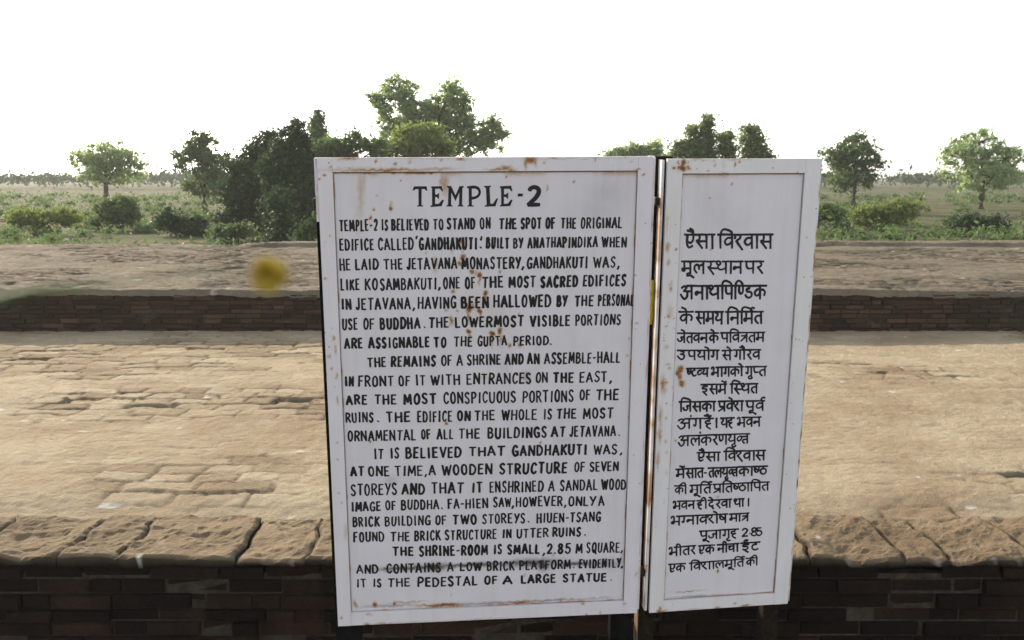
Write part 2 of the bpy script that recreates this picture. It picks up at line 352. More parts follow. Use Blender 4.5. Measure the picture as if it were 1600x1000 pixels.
P1 = [0.08591,0.09173,-0.00589,-0.51622,2.68443,-1.32073,1.37509,0.03938,0.04124,0.03755,0.04154]
P2 = [0.13633,0.07209,-0.00428,0.4211,2.77813,-1.32325,0.24225,0.32871,0.04373,0.04035,0.03714]
EN = [('TEMPLE-2',50.5,1178.9,153.1,1179,31.5,0,0),('IS',162.1,1180.3,181,1180.3,30.3,0,0),('BELIEVED',188.9,1179.5,291.2,1179.6,31.9,0,0),('TO',300.9,1180.2,330.8,1180.2,31,0,0),('STAND',338.2,1181,416.9,1181,30.5,0,0),('ON',427.6,1180.9,458.4,1180.9,31.5,0,0),('THE',479.2,1180.3,530.3,1180.3,31.2,1,0),('SPOT',539.3,1180.2,598.4,1180.2,31,0,0),('OF',607.3,1179.9,636.4,1179.9,30.8,0,0),('THE',649.3,1180,693.8,1180,30.2,0,0),('ORIGINAL',704,1179.3,821.3,1179.4,30.6,0,0),('EDIFICE',49,1126.3,142.1,1126.4,32.6,0,1),('CALLED',151.7,1125.9,249,1126,33.2,0,1),('`',254,1126.4,259.9,1126.4,33.7,0,1),('GANDHAKUTI',261.6,1125.3,421.9,1125.4,33.8,1,1),("'",429.6,1124.2,434.4,1124.2,33.9,0,1),('.',427.9,1127.6,433.2,1127.6,30.5,0,1),('BUILT',444,1127,509.9,1127,31.5,1,1),('BY',518.8,1126.9,548.5,1126.9,30,0,1),('ANATHAPINDIKA',558.4,1126.8,754.4,1127,30.2,0,1),('WHEN',764.4,1126,835.7,1126.1,29.4,0,1),('HE',46.7,1071.6,77.4,1071.5,33.5,0,2),('LAID',89.1,1072.3,152.7,1072.1,31.5,0,2),('THE',164.7,1072.2,218.3,1072,31.2,0,2),('JETAVANA',227.1,1072,366.4,1071.6,32.5,0,2),('MONASTERY',377.7,1070.7,541.5,1070.1,33.3,0,2),(',',543.6,1071.3,549.6,1071.3,31.3,0,2),('GANDHAKUTI',556.6,1069.6,728.3,1069,33.5,0,2),('WAS',742,1070,806.2,1069.8,31.2,0,2),(',',810.8,1070,815.7,1070,30.6,0,2),('LIKE',47.1,1016.5,99.7,1016.5,32.5,0,3),('KO',112.4,1016.1,149.3,1016.2,32.8,0,3),('SAMBAKUTI',153.8,1015.3,310.1,1015.4,33.6,0,3),(',',313.4,1016.5,318.9,1016.5,31.1,0,3),('ONE',325.8,1016.8,373.8,1016.8,32.8,0,3),('OF',386.2,1016.3,416.5,1016.3,32.5,0,3),('THE',432,1017,493.7,1017,32.3,1,3),('MOST',506.7,1016.5,583.2,1016.6,32.4,1,3),('SACRED',595.2,1016.3,702.1,1016.3,32.5,1,3),('EDIFICES',714.2,1016.5,836.6,1016.6,32.4,1,3),('IN',46.2,961.9,76.1,961.8,31.7,1,4),('JETAVANA',85,961,236.9,960.8,33.7,0,4),(',',241.6,960.8,247.9,960.8,32.4,0,4),('HAVING',254.8,961.2,362.2,961,33.9,0,4),('BEEN',374.6,960.7,453,960.5,33.5,1,4),('HALLOWED',463.6,960.7,627.1,960.4,35.4,1,4),('BY',641.2,960.6,672.7,960.5,33.5,1,4),('THE',691,960.4,747,960.3,32.7,1,4),('PERSONAL',757.7,960,861.5,959.8,33.3,0,4),('USE',46.7,904.6,91.1,904.6,33.1,0,5),('OF',104,905,136.8,905,31.7,0,5),('BUDDHA',149.6,904.1,262.4,904.1,33.9,1,5),('.',270.7,906.2,275.7,906.2,30.5,0,5),('THE',284,905.4,342.1,905.4,31.4,1,5),('LOWERMOST',357.3,905.5,550.3,905.5,32.4,1,5),('VISIBLE',566.4,904.5,682.1,904.5,32.9,1,5),('PORTIONS',694.8,904.7,825.2,904.7,31.6,0,5),('ARE',50.9,851.6,102.9,851.5,30.9,1,6),('ASSIGNABLE',116.4,850.4,287.1,850.1,31.6,1,6),('TO',297.4,849.8,333.8,849.8,30.3,1,6),('THE',352.5,850.8,406.4,850.7,29,0,6),('GUPTA',419,851.1,503.2,851,29,0,6),('PERIOD',520.1,850.5,621.3,850.4,28.1,0,6),('.',623.6,849.8,629.3,849.8,27.7,0,6),('THE',112.4,796.8,165.7,796.6,29.2,0,7),('REMAINS',176.8,795.5,303.9,794.9,32.5,1,7),('OF',317.1,796,349.3,795.9,31.1,0,7),('A',360.5,795.7,379,795.6,31.5,0,7),('SHRINE',389.4,796.6,486,796.2,31.3,0,7),('AND',495.9,795.4,550.3,795.2,32.2,1,7),('AN',559.7,794.7,596.1,794.6,32.2,1,7),('ASSEMBLE-HALL',608,793.9,826.8,793,33.3,0,7),('IN',47.7,742.1,73.7,742,29.8,1,8),('FRONT',84.7,740.4,184.7,739.9,32.1,0,8),('OF',196.7,740.3,230.8,740.1,30.8,0,8),('IT',244.2,739.7,273.6,739.6,31.7,0,8),('WITH',286.2,739.6,371.4,739.1,31.8,0,8),('ENTRANCES',387.5,739,572.8,738,33.4,0,8),('ON',583.7,738.5,620.6,738.3,32.1,0,8),('THE',633.8,737.9,695.2,737.6,31.9,1,8),('EAST',709.6,737.3,791.3,736.9,31.9,0,8),(',',797.1,737.4,803.5,737.3,30.5,0,8),('ARE',48.3,687.9,109.5,687.5,28.9,1,9),('THE',127.3,686.7,191.6,686.2,30.1,1,9),('MOST',209.3,684.7,304.1,684,32,1,9),('CONSPICUOUS',321.9,683.9,529.7,682.3,34.2,0,9),('PORTIONS',546,681.1,695.7,680,35.4,0,9),('OF',710.9,683.8,743.4,683.6,31,0,9),('THE',757.9,682.2,827.1,681.7,34,1,9),('RUINS',46.3,635,125.1,634.3,30.6,0,10),('.',134.6,634.1,139.7,634,29.8,0,10),('THE',158.7,632.8,228.5,632.1,31.9,1,10),('EDIFICE',246.9,630.5,347.2,629.5,33.9,0,10),('ON',359.4,631.2,399.3,630.8,31.2,1,10),('THE',409,631.1,469.3,630.5,31.3,0,10),('WHOLE',486.8,629,590.3,628,33.2,0,10),('IS',607.4,628.7,632.8,628.5,32.4,0,10),('THE',644.4,629.5,704.4,628.9,31.2,1,10),('MOST',721.9,627.6,812.6,626.7,32.8,1,10),('ORNAMENTAL',49.1,578.6,243.7,576.6,33.1,0,11),('OF',256.5,578.5,285.8,578.1,30.8,0,11),('ALL',300.9,576.9,350.5,576.4,31.8,0,11),('THE',363.4,576.4,425.8,575.7,31.9,0,11),('BUILDINGS',446.5,574.9,618.9,573.1,34.1,1,11),('AT',630,574.2,673.3,573.8,32.4,1,11),('JETAVANA',683,572.6,820.6,571.2,33.7,0,11),('.',827.4,571.1,832.7,571,32.4,0,11),('IT',121.3,523.5,150.2,523.2,31.9,0,12),('IS',167.5,523.5,194.5,523.2,31.9,0,12),('BELIEVED',210.6,521.6,372.2,519.8,34.2,1,12),('THAT',391.5,522.7,498.3,521.6,30,1,12),('GANDHAKUTI',517.1,519.3,738.1,516.9,34,1,12),('WAS',754.9,516.4,826.6,515.6,31.6,0,12),(',',833.7,516.1,840.8,516,30.2,0,12),('AT',53,472.1,94.1,471.6,29.9,1,13),('ONE',103.9,470.1,165.1,469.4,31.2,0,13),('TIME',179.4,468.9,260.9,467.9,32.2,0,13),(',',264.6,468.3,271.5,468.2,30.9,0,13),('A',276.1,468.7,297.3,468.4,30.6,0,13),('WOODEN',313.4,466.6,461.4,464.9,33.4,1,13),('STRUCTURE',479.4,463.5,680.4,461.1,35.7,1,13),('OF',698.9,464.4,732.8,464,31.5,0,13),('SEVEN',745.2,463.5,831.7,462.5,31.3,0,13),('STOREYS',51.3,412.4,185.8,410.9,35.6,0,14),('AND',197,410.4,265.5,409.6,35.4,1,14),('THAT',281.9,409.8,378.3,408.7,35.1,1,14),('IT',398.6,408.8,433.5,408.5,33.8,1,14),('ENSHRINED',451.6,407,611,405.2,35.4,0,14),('A',623.7,406.3,643.4,406.1,34.6,0,14),('SANDAL',658.2,405.8,771.1,404.5,34.7,0,14),('WOOD',781.5,404.1,856.1,403.2,33.9,0,14),('IMAGE',51.2,363.8,137.7,362.7,29.9,0,15),('OF',148.6,363.3,180.8,362.9,29.7,0,15),('BUDDHA',194.4,363,306,361.7,31.3,0,15),('.',310.6,362.5,315.9,362.5,28.9,0,15),('FA-HIEN',329.8,361,449.4,359.5,32.1,0,15),('SAW',461.7,360.6,516.6,360,31.6,0,15),(',',517.7,360.7,523,360.7,30,0,15),('HOWEVER',528.3,359.6,668.6,357.9,32.2,0,15),(',',672.5,356.5,677.9,356.5,31.8,0,15),('ONLY',683.5,356.7,766.9,355.7,31.8,0,15),('A',773.5,355.1,792.9,354.9,31.9,0,15),('BRICK',53.4,314.8,132.7,313.7,31.4,0,16),('BUILDING',145.7,313.7,279.6,311.8,32.1,0,16),('OF',292.1,312.3,326.8,311.8,30.8,0,16),('TWO',342.8,310.5,415.4,309.4,31.2,1,16),('STOREYS',428.9,309.6,558,307.7,31.9,0,16),('.',564,309.6,569.9,309.6,28.1,0,16),('HIUEN-TSANG',590,306.3,783.1,303.6,32,0,16),('FOUND',53.9,266.9,144.9,266,31.4,0,17),('THE',160.2,264.3,218.9,263.8,31.1,0,17),('BRICK',230,263.1,308.8,262.3,32.5,0,17),('STRUCTURE',319.6,262.1,473.8,260.5,32,0,17),('IN',488,261.9,517.6,261.6,29.9,1,17),('UTTER',531,260.1,627.4,259.2,31.2,0,17),('RUINS',637.8,259.8,724.6,258.9,29.8,0,17),('.',733.3,259.8,738.7,259.7,27.1,0,17),('THE',165.3,217.3,228.9,215.9,29.8,1,18),('SHRINE-ROOM',243.2,213.5,447.3,209.1,33.8,1,18),('IS',461.9,210.6,489.5,210,31.7,1,18),('SMALL',503.5,209,601.9,206.9,32.5,1,18),(',',609.4,205.5,616.9,205.3,32.5,0,18),('2.85',620.5,205.3,695,203.7,33.8,1,18),('M',707.9,203.7,730.2,203.3,33.3,0,18),('SQUARE',740.2,203.2,843.2,200.9,34.9,0,18),(',',845.5,203.7,851.3,203.5,31.1,0,18),('AND',58.8,164.6,124.4,163.6,28.7,0,19),('CONTAINS',146.2,162.6,308.4,160,31.4,0,19),('A',324.9,160.6,344.7,160.3,29.9,0,19),('LOW',363.1,160.2,429.3,159.1,29.1,0,19),('BRICK',443,157.1,526.5,155.7,31.7,0,19),('PLATFORM',539.4,155.7,695.8,153.2,30.6,0,19),('.',701.5,155.3,707,155.2,25.9,0,19),('EVIDENTLY',719.1,153.1,848,151.1,29.7,0,19),(',',847.9,152.2,853.4,152.1,26.8,0,19),('IT',57.2,120.4,87.9,119.9,28.2,0,20),('IS',105.4,119.2,131.8,118.8,28.3,0,20),('THE',148.5,117.9,216.4,116.8,28.8,0,20),('PEDESTAL',236.1,113.9,416.5,110.9,32.1,1,20),('OF',434.4,112.7,476.6,112.1,27.9,1,20),('A',490,112.3,520.6,111.8,27.8,1,20),('LARGE',545,110.7,652,109,29.1,1,20),('STATUE',670.8,109.2,806.2,107,28.5,1,20),('.',815.6,108.5,821.7,108.4,24.5,0,20)]
HI = [('EE AIm SA AA',60.6,1163.8,62.4,1124.3,147.6,1162.7,149.8,1123.1),('iVA SHAh VA AA SA',158.9,1162.6,161.1,1122.9,319.7,1161.1,322.4,1121.1),('MA UU LA',55.7,1087.4,57.3,1053,124.8,1086.3,126.6,1051.7),('SAh THA AA NA',129.1,1086.2,130.9,1051.7,235.9,1084.5,238,1049.7),('PA RA',243,1084.4,245.1,1049.6,297.6,1083.5,299.9,1048.6),('A NA AA THA iPA iNNh DDA KA',55.5,1017,57.3,978,310.9,1012.5,313.5,973.8),('KA Em',54.4,941.5,56.1,905.4,95.2,940.5,96.9,904.3),('SA MA YA',103.2,940.3,105,904.1,185.6,938.4,187.6,902),('iNA iMA REPH TA',194.2,938.2,196.2,902.3,305.8,936.1,308.2,900.4),('JA Em TA VA NA',52.4,878.5,53.7,850,142.9,876.1,144.3,847.5),('KA Em',146.3,876.6,147.8,847.9,175.2,875.8,176.7,847.1),('PA iVA TRA TA MA',181.8,876.2,183.4,847.5,314.3,873.8,316.2,845.5),('U PA YA AA Em GA',54.7,827.1,56,798.4,178.9,824.1,180.4,796),('SA Em',189.1,823.2,190.7,794.2,218.2,822.3,219.9,793.3),('GA AA AIm RA VA',224,823.6,225.7,794.6,306,822.1,307.9,793),('SSAh TTA VAh YA',84.6,772.1,85.8,746,149.8,771.2,151.1,745),('BHA AA GA KA AA Em',159.9,772.9,161.3,745.2,255.7,771.9,257.4,744.1),('GA u PAh TA',262.2,771.7,263.9,743,327.1,770.2,328.9,742),('I SA MA Em DOT',130.5,721.8,132,692.4,208,720.3,209.7,690.8),('iSAh THA TA',219.7,720.4,221.4,692.2,303.8,718.7,305.6,690.3),('iJA SA KA AA',67.5,671.3,68.9,640.7,177.1,668.4,178.8,638.2),('PRA VA Em SHA',185.9,668.7,187.6,637.9,262.7,667,264.6,636.1),('PA UU VA REPH',270.1,666.2,272,635.8,328.1,665.2,330.1,634.7),('A DOT GA',64,619,65.5,587.5,140.2,617.8,141.7,586.7),('HA AIm DOT',145.2,617,146.8,586.5,173.5,616.4,175.1,586),('DANDA',177,617.2,178.6,587.3,188.8,616.7,190.4,586.8),('YA HA',196.2,616.4,197.8,586.5,237.6,615.7,239.4,585.7),('BHA VA NA',248,615.8,249.8,585.9,320.1,614.8,322,585.3),('A LA DOT KA RA NNA YA u KTA',67.9,566,69.3,534.2,288.4,563.8,290.3,532.9),('EE AIm SA AA',129.3,511.1,130.7,482.6,200,509.7,201.5,481.7),('iVA SHAh VA AA SA',212.4,511.6,214.1,481.7,341.4,508.8,343.4,478.8),('MA Em DOT',66.1,461.2,67.3,433.2,93.2,461.7,94.6,433),('SA AA TA',96.2,462.2,97.6,432.3,151.1,461.4,152.6,432),('HYPH',153.2,460.7,154.7,432.2,160.7,460.3,162.1,431.9),('TA LA YA u KTA',166,460.7,167.6,430.7,258.8,459.3,260.5,430.4),('KA AA SSAh TTHA',260.8,459.8,262.6,430.9,350.8,458.6,352.7,430.2),('KA II',64.6,408.9,65.8,381.9,103.2,408.2,104.4,381.7),('MA UU iTA REPH',112.1,408.3,113.4,380,177.7,407.5,179.2,380.3),('PRA iTA SSAh TTHA AA iPA TA',183.7,407.8,185.2,380.6,360.3,407,362.1,380.2),('BHA VA NA',62.3,359.3,63.5,332.7,129.4,358.2,130.6,332.8),('HA II',136,357.9,137.3,331.8,168.4,357.4,169.7,331.9),('DA Em RA VA AA',171.4,357.3,172.8,330.5,244.3,357.1,245.8,330.9),('THA AA',252.8,356.7,254.3,331.1,283.7,356.9,285.2,331.3),('DANDA',293,357.4,294.6,332.4,301.6,356.9,303.1,331.9),('BHA GAh NA AA VA SHA Em SSA',59.1,310.7,60.3,282,233.4,309.8,235,281.5),('MA AA TRA',240.4,308.8,241.9,283.6,301.8,309.1,303.4,283.9),('PA UU JA AA GA RI HA',149.4,258.1,150.7,231,271.6,258.6,273.3,231.4),('2',282.3,258.7,283.8,233.3,299.8,258.3,301.3,232.9),('DOTB',305.3,257.3,306.9,231.9,310.8,257.7,312.4,232.2),('8 5',311.4,258.9,312.9,233.5,345.1,258.8,346.8,233.4),('BHA II TA RA',56.8,209.6,58,181.7,138.7,211.6,140.1,183.6),('EE KA',148.8,210.3,150.2,181.7,198.2,209.9,199.7,181.9),('NA II CHA AA',208,209.9,209.4,183.2,275.7,210.3,277.3,184.1),('I REPH DOT TTA',282.7,211.1,284.5,182.4,342.6,211.4,344.5,183.2),('EE KA',57.1,154.5,58.2,127.7,109.4,154.4,110.6,128.2),('iVA SHA AA LA MA UU iTA REPH',122.7,154.2,123.9,129.9,295.8,158,297.3,133.5),('KA II',302.8,158.9,304.4,133.7,341.4,159.7,343,134.5)]
TP = [[[248.7,1286.8],[252.8,1298.3],[286.5,1298.0],[288.4,1286.0],[285.3,1286.0],[280.8,1290.7],[273.3,1290.7],[272,1248.0],[276.3,1246.2],[276.2,1243.9],[259.6,1244.0],[259.6,1246.1],[264,1248.1],[264.4,1290.8],[256.7,1290.3],[252,1286.8]],[[298.3,1297.7],[327,1298.3],[330.4,1284.1],[327.3,1284.2],[322.3,1291.4],[309.2,1291.0],[309.2,1276.1],[314.6,1276.0],[317.5,1279.1],[319.8,1279.1],[319.1,1264.4],[316,1264.4],[313.7,1269.1],[309.1,1269.4],[308.3,1250.8],[318.6,1251.3],[328,1262.0],[332.6,1261.0],[325.7,1244.0],[296,1242.2],[296.1,1245.3],[300.2,1247.8],[300.8,1291.5],[298.3,1294.6]],[[340.7,1298.9],[352.2,1298.4],[363.5,1273.6],[374.1,1297.4],[385.7,1298.6],[385.6,1294.5],[382.5,1292.5],[381,1248.2],[384.6,1245.5],[384.6,1243.0],[369.1,1243.1],[369.1,1245.7],[372.7,1247.7],[373.6,1280.7],[363.3,1257.1],[352.5,1280.4],[351.5,1247.9],[355.1,1245.5],[355.1,1243.2],[338.6,1243.3],[338.6,1245.9],[342.8,1248.0],[344.9,1292.8],[340.6,1295.4]],[[394.4,1297.6],[407.8,1298.0],[407.4,1246.9],[412.1,1245.3],[412.1,1242.7],[394.9,1242.9],[395,1245.2],[399.1,1247.0],[399,1290.9],[394.4,1293.5]],[[440.4,1297.8],[459.2,1298.7],[459.2,1295.6],[455.3,1293.0],[457.8,1249.6],[465.1,1250.6],[473.4,1263.5],[478.6,1265.0],[471.3,1242.7],[441.6,1241.9],[441.7,1245.1],[447.4,1247.1],[445.5,1292.6],[440.3,1294.7]],[[483.3,1297.0],[513.7,1298.3],[517.6,1283.3],[514.5,1282.8],[508.5,1290.1],[494.7,1289.7],[494.7,1274.7],[500.7,1275.2],[503.1,1278.8],[506.2,1278.7],[505.7,1263.2],[502.6,1263.2],[499.9,1267.9],[494.2,1268.0],[494.2,1249.3],[505.2,1250.2],[513.5,1260.6],[518.2,1260.0],[511.4,1243.4],[482.8,1242.1],[482.8,1244.7],[486.9,1246.8],[486.4,1290.8],[483.3,1293.9]]]
TS = [([[403.7,1294.4],[416.1,1294.8],[425.6,1290.2],[428.6,1280.3],[424.2,1271.1],[415.1,1266.5],[405.5,1265.0]],3.3149834250828745),([[533.8,1272.8],[543.7,1272.8]],3.5699821500892495),([[564,1285.6],[567.6,1291.2],[578,1293.7],[587.5,1288.5],[588.6,1278.7],[581.6,1266.3],[569.9,1254.9],[560.3,1246.7]],5.354973225133874),([[560.3,1246.1],[591,1246.4]],4.844975775121124)]
ST1 = [(175,1338,122.5,4.5,1),(276,1338,78.8,5.2,1),(619,1339,245,2.8,0.6),(110,1285,7,70,0.3),(120,1310,5.2,35,0.25),(337,1303,8.8,35,0.45),(327,1312,5.2,24.5,0.4),(143,1238,2.8,4.2,0.7),(190,1241,3.5,6.1,0.9),(191,1250,5.2,8.8,0.35),(135,1214,3.9,5.2,0.8),(133,1192,2.6,5.2,0.5),(103,1208,12.2,87.5,0.13),(220,1314,2.1,2.1,0.8),(156,1274,4.4,4.4,0.4),(500,1321,2.3,3.5,0.8),(611,1291,2.3,8.8,0.5),(684,1306,2.6,3.5,0.6),(376,1149,5.2,7,0.75),(380,1130,3.5,21,0.4),(383,1103,7,7,0.8),(374,1086,5.2,7,0.75),(390,1087,3.5,5.2,0.6),(306,1086,7,21,0.42),(362,1156,5.2,3.5,0.4),(280,1117,3.5,3.5,0.4),(352,1121,3.5,3.5,0.5),(405,1062,5.2,5.2,0.8),(426,1054,5.2,7,1),(428,1037,3.5,15.8,0.5),(416,1060,14,10.5,0.3),(442,1004,5.2,7,1),(443,988,4.4,21,0.5),(354,1007,5.2,5.2,0.6),(397,959,6.1,8.8,1),(397,937,5.2,21,0.5),(404,968,14,10.5,0.5),(427,951,4.4,7,1),(427,933,3.5,17.5,0.45),(347,926,5.2,12.2,0.75),(335,955,5.2,3.5,0.4),(365,956,3.5,3.5,0.6),(397,895,5.2,5.2,1.2),(398,877,3.5,15.8,0.5),(462,887,6.1,4.5,1.2),(461,868,4.4,21,0.45),(484,894,4.4,7,1),(484,871,3.5,17.5,0.4),(511,852,5.2,7,0.6),(538,852,5.2,7,0.6),(536,942,2.8,3.5,0.7),(483,1064,5.2,4.4,0.6),(481,927,78.8,61.2,0.1),(410,983,52.5,70,0.12),(435,760,17.5,5.2,0.18),(557,754,8.8,17.5,0.22),(847,813,3.5,4.4,0.5),(851,864,3.5,3.5,0.4),(28,848,4.4,14,0.75),(27,776,3.5,8.8,0.75),(28,712,3.5,7,0.7),(29,692,3.5,7,0.75),(28,673,3.5,8.8,0.65),(32,581,2.6,21,0.3),(33,464,4.4,17.5,0.55),(33,385,4.4,31.5,0.45),(34,325,3.5,24.5,0.45),(111,577,3.5,5.2,0.7),(329,628,3.5,5.2,0.7),(601,556,3.5,3.5,0.6),(601,550,3.5,14,0.3),(53,67,5.2,14,0.6),(109,62,6.1,8.8,0.9),(169,64,3.5,7,0.9),(307,51,70,3.5,0.9),(541,48,31.5,4.4,0.85),(859,50,4.4,10.5,0.8),(207,66,52.5,2.6,0.5),(654,38,157.5,2.1,0.5),(334,83,2.6,7,0.35),(849,189,3.5,10.5,0.3),(642,200,3.5,3.5,0.6),(556,139,3.5,3.5,0.4),(586,1141,3.5,3.5,0.3)]
DT1 = [(215,177,105,6.3,0.8),(290,178,31.5,11.4,0.95),(404,179,122.5,6.3,0.85),(575,178,78.8,12.2,0.85),(610,164,17.5,12.2,0.9),(710,170,63,7,0.8),(807,165,52.5,14,0.4),(150,177,21,3.5,0.6),(326,50,43.8,5.2,0.8),(778,1280,52.5,43.8,0.16),(753,1228,70,35,0.12),(441,49,105,3.5,0.5),(156,56,87.5,3.5,0.5),(615,51,192.5,2.6,0.6),(557,761,10.5,14,0.3),(167,456,21,14,0.18),(499,787,14,43.8,0.1),(675,561,35,14,0.1),(665,630,87.5,52.5,0.06)]
FS1 = [(83,1374,24.5,4.4,0.8),(108,1349,105,1.8,0.3),(175,1342,140,3.5,0.8),(327,1344,35,3.5,0.5),(567,1367,15.8,8.8,1),(553,1358,5.2,15.8,0.7),(581,1360,3.5,12.2,0.6),(629,1372,14,2.8,0.6),(155,1367,2.8,5.2,0.8),(204,1357,3.5,3.5,0.9),(243,1365,3.5,5.2,0.5),(154,1365,1.8,5.2,0.6),(18,1329,3.1,3.1,1),(4,1319,3.5,2.6,0.8),(34,1352,3.5,3.5,0.8),(328,1368,5.2,3.5,0.6),(498,1347,21,4.4,0.7),(481,1342,35,2.4,0.8),(516,1340,14,5.2,0.6),(602,1360,3.5,3.5,0.7),(742,1366,2.3,3.5,0.8),(841,1360,3.5,1.8,0.5),(875,1326,3.1,3.1,0.9),(857,1341,7,3.5,0.7),(825,1373,5.2,1.8,0.6),(277,1373,105,1.4,0.4),(379,1371,14,2.6,0.8),(688,1371,157.5,1.2,0.35),(9,1052,4.4,4.4,0.7),(25,1167,2.6,2.6,0.5),(12,1152,2.6,2.6,0.5),(-3,898,4.4,3.5,0.8),(9,832,4.4,5.2,0.6),(14,797,2.6,3.5,0.6),(-1,782,2.6,2.6,0.4),(23,885,3.5,5.2,0.8),(27,853,3.5,14,0.7),(27,776,3.5,8.8,0.7),(28,705,2.6,14,0.6),(23,577,2.6,3.5,0.5),(19,527,2.6,3.5,0.6),(20,425,3.5,3.5,0.5),(24,395,3.5,3.5,0.5),(34,305,5.2,28,0.4),(12,27,3.5,3.5,0.6),(84,0,10.5,5.2,0.8),(135,2,35,2.8,0.6),(211,2,70,2.1,0.4),(91,34,8.8,3.5,0.5),(732,39,8.8,3.5,0.6),(860,33,5.2,3.5,0.6),(892,132,3.5,8.8,0.5),(863,1048,2.6,2.6,0.7),(870,910,3.5,4.4,0.6),(869,891,2.6,3.5,0.4),(850,536,3.5,3.5,0.3),(742,2,3.5,5.2,0.5),(786,4,3.5,5.2,0.5),(422,3,140,1.8,0.4)]
ST2 = [(44,1335,5.2,5.2,0.8),(143,1334,105,2.8,0.7),(66,770,8.8,10.5,0.9),(65,747,7.9,10.5,0.75),(72,727,8.8,8.8,0.9),(59,760,7,5.2,0.9),(215,123,2.6,7,0.7),(191,1304,2.6,2.6,0.7),(128,1267,2.6,2.6,0.6),(47,130,3.5,17.5,0.5),(43,77,3.5,31.5,0.4),(138,1119,3.5,2.6,0.5),(48,239,2.6,35,0.3),(60,551,3.5,5.2,0.5),(120,61,52.5,1.8,0.5)]
DT2 = [(150,1211,52.5,87.5,0.08),(41,66,5.2,28,0.4),(152,42,70,2.6,0.6),(207,1193,35,24.5,0.06),(200,368,5.2,2.6,0.4)]
FS2 = [(44,1363,5.2,14,1.1),(43,1349,8.8,6.1,1.3),(60,1351,4.4,4.4,0.9),(57,1365,3.5,3.5,0.8),(67,1349,2.6,2.6,0.8),(19,1351,3.5,3.5,1),(32,1349,3.5,3.5,1),(28,1365,2.3,2.3,0.8),(32,1351,21,14,0.25),(194,1359,3.5,5.2,1),(206,1366,2.6,3.5,0.8),(117,1342,2.6,2.6,0.7),(136,1357,2.6,3.5,0.6),(162,1336,14,3.5,0.5),(132,1368,3.5,5.2,0.4),(159,1359,3.5,14,0.25),(197,1373,35,1.8,0.6),(95,1373,35,1.8,0.5),(10,1130,5.2,14,0.7),(37,1126,3.1,3.1,0.9),(12,1086,5.2,8.8,0.6),(35,1084,2.6,2.6,0.5),(6,1195,3.5,35,0.4),(22,1022,5.2,7,0.4),(25,1009,4.4,7,0.7),(26,1031,1.8,7,0.4),(43,1031,2.6,2.6,0.5),(26,944,10.5,24.5,0.35),(22,932,3.5,5.2,0.7),(38,925,2.6,2.6,0.6),(16,901,5.2,3.5,0.6),(41,894,2.6,2.6,0.6),(19,840,8.8,7,0.4),(25,787,7,3.5,0.5),(31,777,3.5,3.5,0.6),(12,729,7,24.5,0.7),(18,719,7,24.5,0.4),(21,735,5.2,5.2,0.6),(41,718,2.1,5.2,0.5),(26,670,3.5,3.5,0.6),(42,662,2.1,3.5,0.5),(10,632,5.2,31.5,0.6),(26,625,3.5,3.5,0.6),(9,573,4.4,28,0.6),(29,552,3.5,5.2,0.5),(34,520,5.2,3.5,0.4),(8,493,4.4,31.5,0.6),(35,456,3.5,14,0.3),(33,360,2.6,5.2,0.3),(32,2,8.8,5.2,0.9),(33,13,3.5,7,0.8),(215,2,10.5,3.5,0.8),(271,12,3.5,4.4,0.7),(308,5,17.5,2.6,0.8),(97,-4,8.8,2.6,0.6),(42,2,15.8,2.3,0.7),(144,1,43.8,1.8,0.5)]

# ---------------------------------------------------------------- ground
S = 260.0
gx = np.concatenate([np.linspace(-S, -16, 14), np.linspace(-14, 14, 29), np.linspace(16, S, 14)])
gy = np.concatenate([[-60, -20, -6], np.linspace(-2, 60, 40), np.linspace(66, 600, 16)])
X, Y = np.meshgrid(gx, gy)
Z = .10 * (fbm(X * .12, Y * .12, 3, 5) - .5) * sstep(14, 22, Y)
tag(grid_mesh('ground', np.stack([X, Y, Z], -1), M_ground), kind='structure')

# ---------------------------------------------------------------- brick terraces
def brick_wall_mesh(mb, x0, x1, yf, z0, z1, course, length, depth, jit, seed):
    r = np.random.default_rng(seed)
    z = z0; k = 0
    while z < z1 - .005:
        h = course * r.uniform(.9, 1.1)
        if z + h > z1 - course * .4: h = z1 - z
        x = x0 - r.uniform(0, length)
        while x < x1:
            L = length * r.choice([1.0, 1.0, .5, .75, 1.15]) * r.uniform(.92, 1.08)
            a, b_ = max(x, x0), min(x + L, x1)
            if b_ - a > .02 and r.random() > .05:
                g = .0035
                dy = r.uniform(-jit, jit); c = r.uniform(.002, .006)
                xa, xb, za, zb = a + g, b_ - g, z + g, z + h - g
                yy = yf + dy + .022 * (float(fbm(np.array(a * 1.7), np.array(z * 3.0), 3, 4)) - .5)
                wv = .016 * (float(fbm(np.array(a * 1.1), np.array(.5), 3, 14)) - .5); za += wv; zb += wv
                e = lambda: r.uniform(-.004, .004)
                v = [(xa, yy + c, za), (xb, yy + c, za), (xb, yy + c, zb), (xa, yy + c, zb),
                     (xa + c, yy + e(), za + c), (xb - c, yy + e(), za + c), (xb - c, yy + e(), zb - c), (xa + c, yy + e(), zb - c),
                     (xa, yy + depth, za), (xb, yy + depth, za), (xb, yy + depth, zb), (xa, yy + depth, zb)]
                f = [(4, 5, 6, 7), (0, 1, 5, 4), (1, 2, 6, 5), (2, 3, 7, 6), (3, 0, 4, 7),
                     (8, 9, 1, 0), (9, 10, 2, 1), (10, 11, 3, 2), (11, 8, 0, 3), (11, 10, 9, 8)]
                mb.add(v, f, tint=r.random())
            x += L * (1 if r.random() > .12 else .55)
        z += h; k += 1

